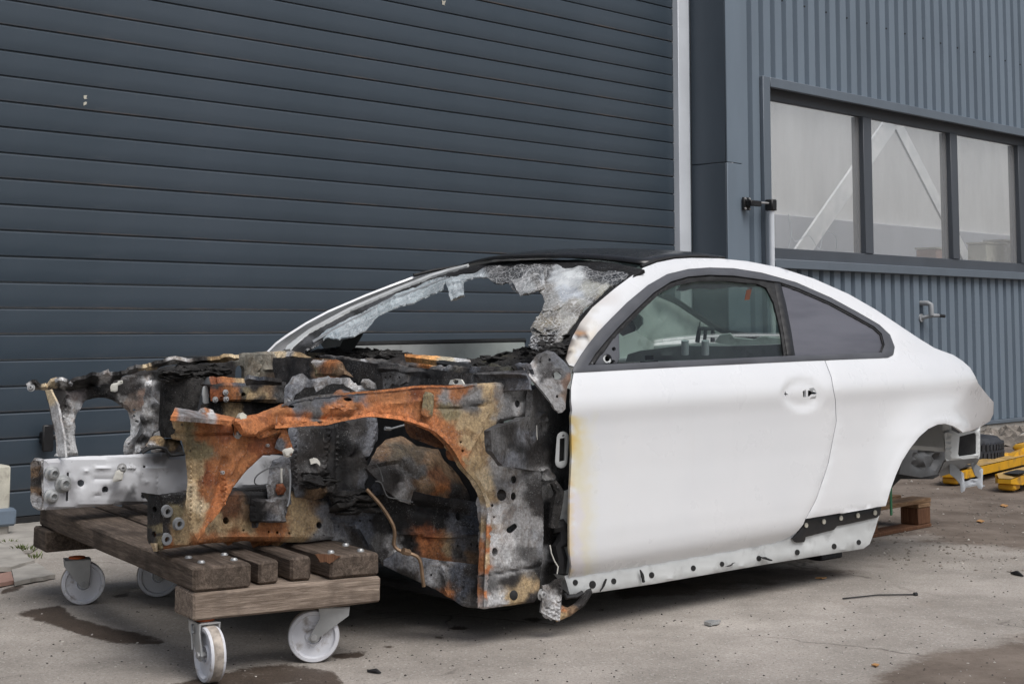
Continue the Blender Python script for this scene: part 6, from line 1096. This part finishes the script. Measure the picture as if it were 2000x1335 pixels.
sheet('riser', JF, jk, M['yellow'], [(1980, 895), (1990, 882), (2003, 873), (2060, 866), (2060, 906), (1982, 902)], Y_(-.05), .1, 8, k=(4, 30), pillow=(4, .01))
MB().tube([(1.86, yl * .5, .4), (1.98, yl * .5, .9), (2.02, yl * .5, 1.15)], .02, 8).tube([(2.02, yl * .5 - .12, 1.2), (2.02, yl * .5 + .12, 1.2)], .016, 8).build('handle', M['black'], jk)
MB().lathe([(0, -.05), (.09, -.05), (.1, 0), (.09, .05), (0, .05)], (1.84, yl * .5, .1), (0, 1, 0), 18).build('steer_wheel', M['rubber'], jk)

# ------------------------------------------------------------------ tyre lying flat
tc_ = WORLD.hit([(1882, 926)], Z_(0), 3, 60)[0]
ty = thing('old_tyre', tuple(tc_ + np.array([0, .36, 0])), 0, 'black tyre lying flat behind the car near the wall', 'tyre')
Rt, Wt = .36, .115
MB().lathe([(.22, .02), (.25, 0), (.33, .004), (Rt - .006, .03), (Rt, .05), (Rt, Wt * 2 - .05), (Rt - .006, Wt * 2 - .03), (.33, Wt * 2 - .004), (.25, Wt * 2), (.22, Wt * 2 - .02), (.225, .1), (.22, .02)], (0, 0, 0), (0, 0, 1), 56).build('carcass', M['tyre'], ty)
blk_ = MB()
for k in range(64):
    a = 2 * math.pi * k / 64
    for (z0, z1, da) in ((.035, .085, 0), (.095, .145, .03), (.15, .20, 0)):
        v = []
        for r_ in (Rt - .004, Rt + .009):
            for (aa, z) in ((a + da - .028, z0), (a + da + .024, z0 + .012), (a + da + .028, z1), (a + da - .024, z1 - .012)): v.append((r_ * math.cos(aa), r_ * math.sin(aa), z))
        blk_.add(v, [(4, 5, 6, 7), (0, 1, 5, 4), (1, 2, 6, 5), (2, 3, 7, 6), (3, 0, 4, 7)])
blk_.build('tread', M['tyre'], ty, kind='stuff')

# ------------------------------------------------------------------ gate post at the left edge
gp = WORLD.hit([(-26, 1052)], Z_(0), 3, 30)[0]
bo = thing('concrete_post', (gp[0] - .06, gp[1] + .08, 0), R(40), 'chipped cream concrete post in a blue grey steel shoe at the door', 'post')
MB().box(-.10, .10, -.10, .10, 0, .12, .01).build('footing', M['concrete'], bo)
zt_ = .97 - (905 - 636) / F * (gp[1] + .05); zb1 = .97 - (988 - 636) / F * gp[1]; zb2 = .97 - (1018 - 636) / F * gp[1]
MB().box(-.10, .10, -.10, .10, zb2, zt_, .008).build('shaft', M['creampaint'], bo); MB().box(-.125, .125, -.125, .125, zb2 - .01, zb1, .012).build('steel_shoe', M['bluegrey'], bo)

# ------------------------------------------------------------------ paving at the left and litter on the ground
def flat(name, poly, th, mat, label=None, cat=None, kind=None, res=14, rag=3.0, group=None, z=None, seed=0):
    o = sheet(name, WORLD, None, mat, poly, Z_(th + .004 if z is None else z), th, res, rag=rag, k=(2, 40), seed=seed, dent=(min(.004, th * .3), 12))
    return props(o, label, cat, group, kind)
flat('door_step', [(-200, 1030), (95, 1018), (110, 1038), (60, 1072), (-200, 1085)], .012, M['concrete'], 'pale concrete step along the foot of the garage door', None, 'structure')
flat('paving_slab', [(-60, 1078), (38, 1070), (66, 1094), (20, 1106), (-60, 1112)], .018, M['concrete'], 'larger cracked pale paving slab below the cream post', 'slab', seed=2)
flat('paving_slab', [(24, 1110), (70, 1098), (108, 1120), (60, 1130), (28, 1134)], .016, M['concrete'], 'smaller broken paving slab beside the left castor', 'slab', seed=3)
flat('brick_shard', [(-20, 1122), (22, 1116), (26, 1130), (0, 1138), (-20, 1138)], .014, M['redplastic'], 'reddish broken paving shard at the left edge', 'slab', seed=4)
def tuft(uv, n, h, label):
    g = WORLD.hit([uv], Z_(0), 2, 40)[0]; rg = random.Random(uv[0]); mb = MB()
    for i in range(n):
        a = rg.uniform(0, 6.28); r_ = rg.uniform(0, .045); b = rg.uniform(.3, 1.1); hh = h * rg.uniform(.5, 1.2); x, y = r_ * math.cos(a), r_ * math.sin(a); dx, dy = math.cos(a) * hh * b, math.sin(a) * hh * b; w_ = .002
        mb.add([(x - w_, y, 0), (x + w_, y, 0), (x + dx * .5 + w_, y + dy * .5, hh * .75), (x + dx, y + dy, hh), (x + dx * .5 - w_, y + dy * .5, hh * .75)], [(0, 1, 2, 4), (4, 2, 3)])
    t = mb.build('grass_tuft', M['grass'], None, fix=False); t.location = (g[0], g[1], 0); props(t, label, 'grass')
tuft((45, 1078), 60, .035, 'small green grass tuft in the joint beside the dolly'); tuft((12, 1064), 26, .025, 'tiny grass tuft at the foot of the cream post'); tuft((66, 1088), 18, .02, 'sparse grass blades at the edge of the paving slab')
def on_ground(uv): return WORLD.hit([uv], Z_(0.004), 2, 60)[0]
def single(name, mb, mat, label, cat, group=None, kind=None): return mb.build(name, mat, None, label=label, cat=cat, group=group, kind=kind)
a, b = on_ground((1646, 1168)), on_ground((1788, 1160)); mid = (a + b) / 2 + np.array([0, .02, .002])
single('thin_rod', MB().tube([a, mid, b], .0028, 6).lathe([(0, -.006), (.008, -.006), (.008, .006), (0, .006)], b, b - a, 8), M['rubber'], 'thin dark rod lying on the bare concrete right of the car', 'rod')
a = on_ground((718, 1309)); b = on_ground((744, 1313)); single('plastic_scrap', MB().tube([a, (a * .4 + b * .6) + np.array([0, 0, .004]), b], [.003, .007, .002], 6), M['rubber'], 'small black plastic scrap on the concrete beside the right castor', 'scrap')
a = on_ground((1975, 1118)); b = on_ground((1998, 1124)); single('plastic_scrap', MB().tube([a, (a + b) / 2 + np.array([0, 0, .006]), b], [.004, .01, .003], 6), M['rubber'], 'black scrap at the right edge of the picture', 'scrap')
flat('foil_scrap', [(1376, 1212), (1388, 1207), (1395, 1210), (1408, 1208), (1400, 1213), (1384, 1214)], .010, M['steel'], 'crumpled pale foil scrap on the concrete under the door', 'scrap', res=4, rag=1.5)
for i, (u, v, lab) in enumerate(((1710, 1296, 'orange dry leaf near the dark corner of the yard'), (1961, 986, 'small yellow leaf on the grit right of the pallet'), (1604, 1127, 'thin yellow straw on the ground under the sill'), (1915, 1016, 'brown leaf on the grit right of the bumper bracket'))):
    wd = (8, 2.6) if i != 2 else (11, 1.2); flat('dry_leaf', [(u - wd[0], v), (u - wd[0] * .3, v - wd[1]), (u + wd[0], v - wd[1] * .2), (u + wd[0] * .2, v + wd[1])], .003, M['leaf'], lab, 'leaf', res=4, rag=.8)
def stones(n, region, size, name, mat, label, seed, zk=(2, 70), nosplit=True):
    rg = random.Random(seed); mb = MB(); reg = np.array(region, float); mn, mx = reg.min(0), reg.max(0); pts = []
    while len(pts) < n:
        p = (rg.uniform(mn[0], mx[0]), rg.uniform(mn[1], mx[1]))
        if inside(np.array([p]), region)[0]: pts.append(p)
    pts = np.array(pts); d = WORLD.rays(pts); P = WORLD.cam + d * (-CAMH / d[:, 2])[:, None]
    oc = [(1, 0, 0), (0, 1, 0), (-1, 0, 0), (0, -1, 0), (0, 0, 1), (0, 0, -1)]; fc = [(0, 1, 4), (1, 2, 4), (2, 3, 4), (3, 0, 4), (1, 0, 5), (2, 1, 5), (3, 2, 5), (0, 3, 5)]
    for p in P:
        s_ = size * rg.uniform(.3, 1) ** 1.6 * 1.6; a = rg.uniform(0, 6.3); mm = Matrix.Translation(Vector((p[0], p[1], s_ * .18))) @ Matrix.Rotation(a, 4, 'Z') @ Matrix.Rotation(rg.uniform(-.5, .5), 4, 'X')
        mb.add([mm @ Vector((q[0] * s_ * rg.uniform(.6, 1.3), q[1] * s_ * rg.uniform(.6, 1.3), q[2] * s_ * rg.uniform(.3, .8))) for q in oc], fc)
    return mb.build(name, mat, None, label=label, kind='stuff', sharp=20)
M['grit_l'] = simple('pale_grit', (.48, .45, .41), .9, 0, .3, 40); M['grit_d'] = simple('dark_grit', (.055, .047, .042), .9, 0, .4, 40)
stones(900, [(-100, 1150), (500, 1200), (1100, 1210), (1700, 1110), (2100, 1060), (2100, 1400), (-100, 1400)], .0030, 'grit', M['grit_d'], 'dark grit scattered on the concrete', 21)
stones(420, [(-100, 1150), (500, 1200), (1100, 1210), (1700, 1110), (2100, 1060), (2100, 1400), (-100, 1400)], .0030, 'grit', M['grit_l'], 'pale grit scattered on the concrete', 22)
stones(900, [(1700, 940), (2100, 900), (2100, 1130), (1700, 1100)], .006, 'gravel', M['stone'], 'brown gravel on the ground behind the car', 23)
stones(110, [(1700, 940), (2100, 900), (2100, 1130), (1700, 1100)], .006, 'gravel', M['grit_l'], 'pale stones among the brown gravel', 24)
stones(420, [(1900, 850), (2100, 838), (2100, 868), (1900, 872)], .07, 'rubble', M['stone'], 'heap of earth and rubble along the foot of the wall', 25)
stones(60, [(1915, 852), (2100, 845), (2100, 866), (1915, 866)], .06, 'rubble', M['grit_l'], 'pale broken lumps on the rubble heap', 26)
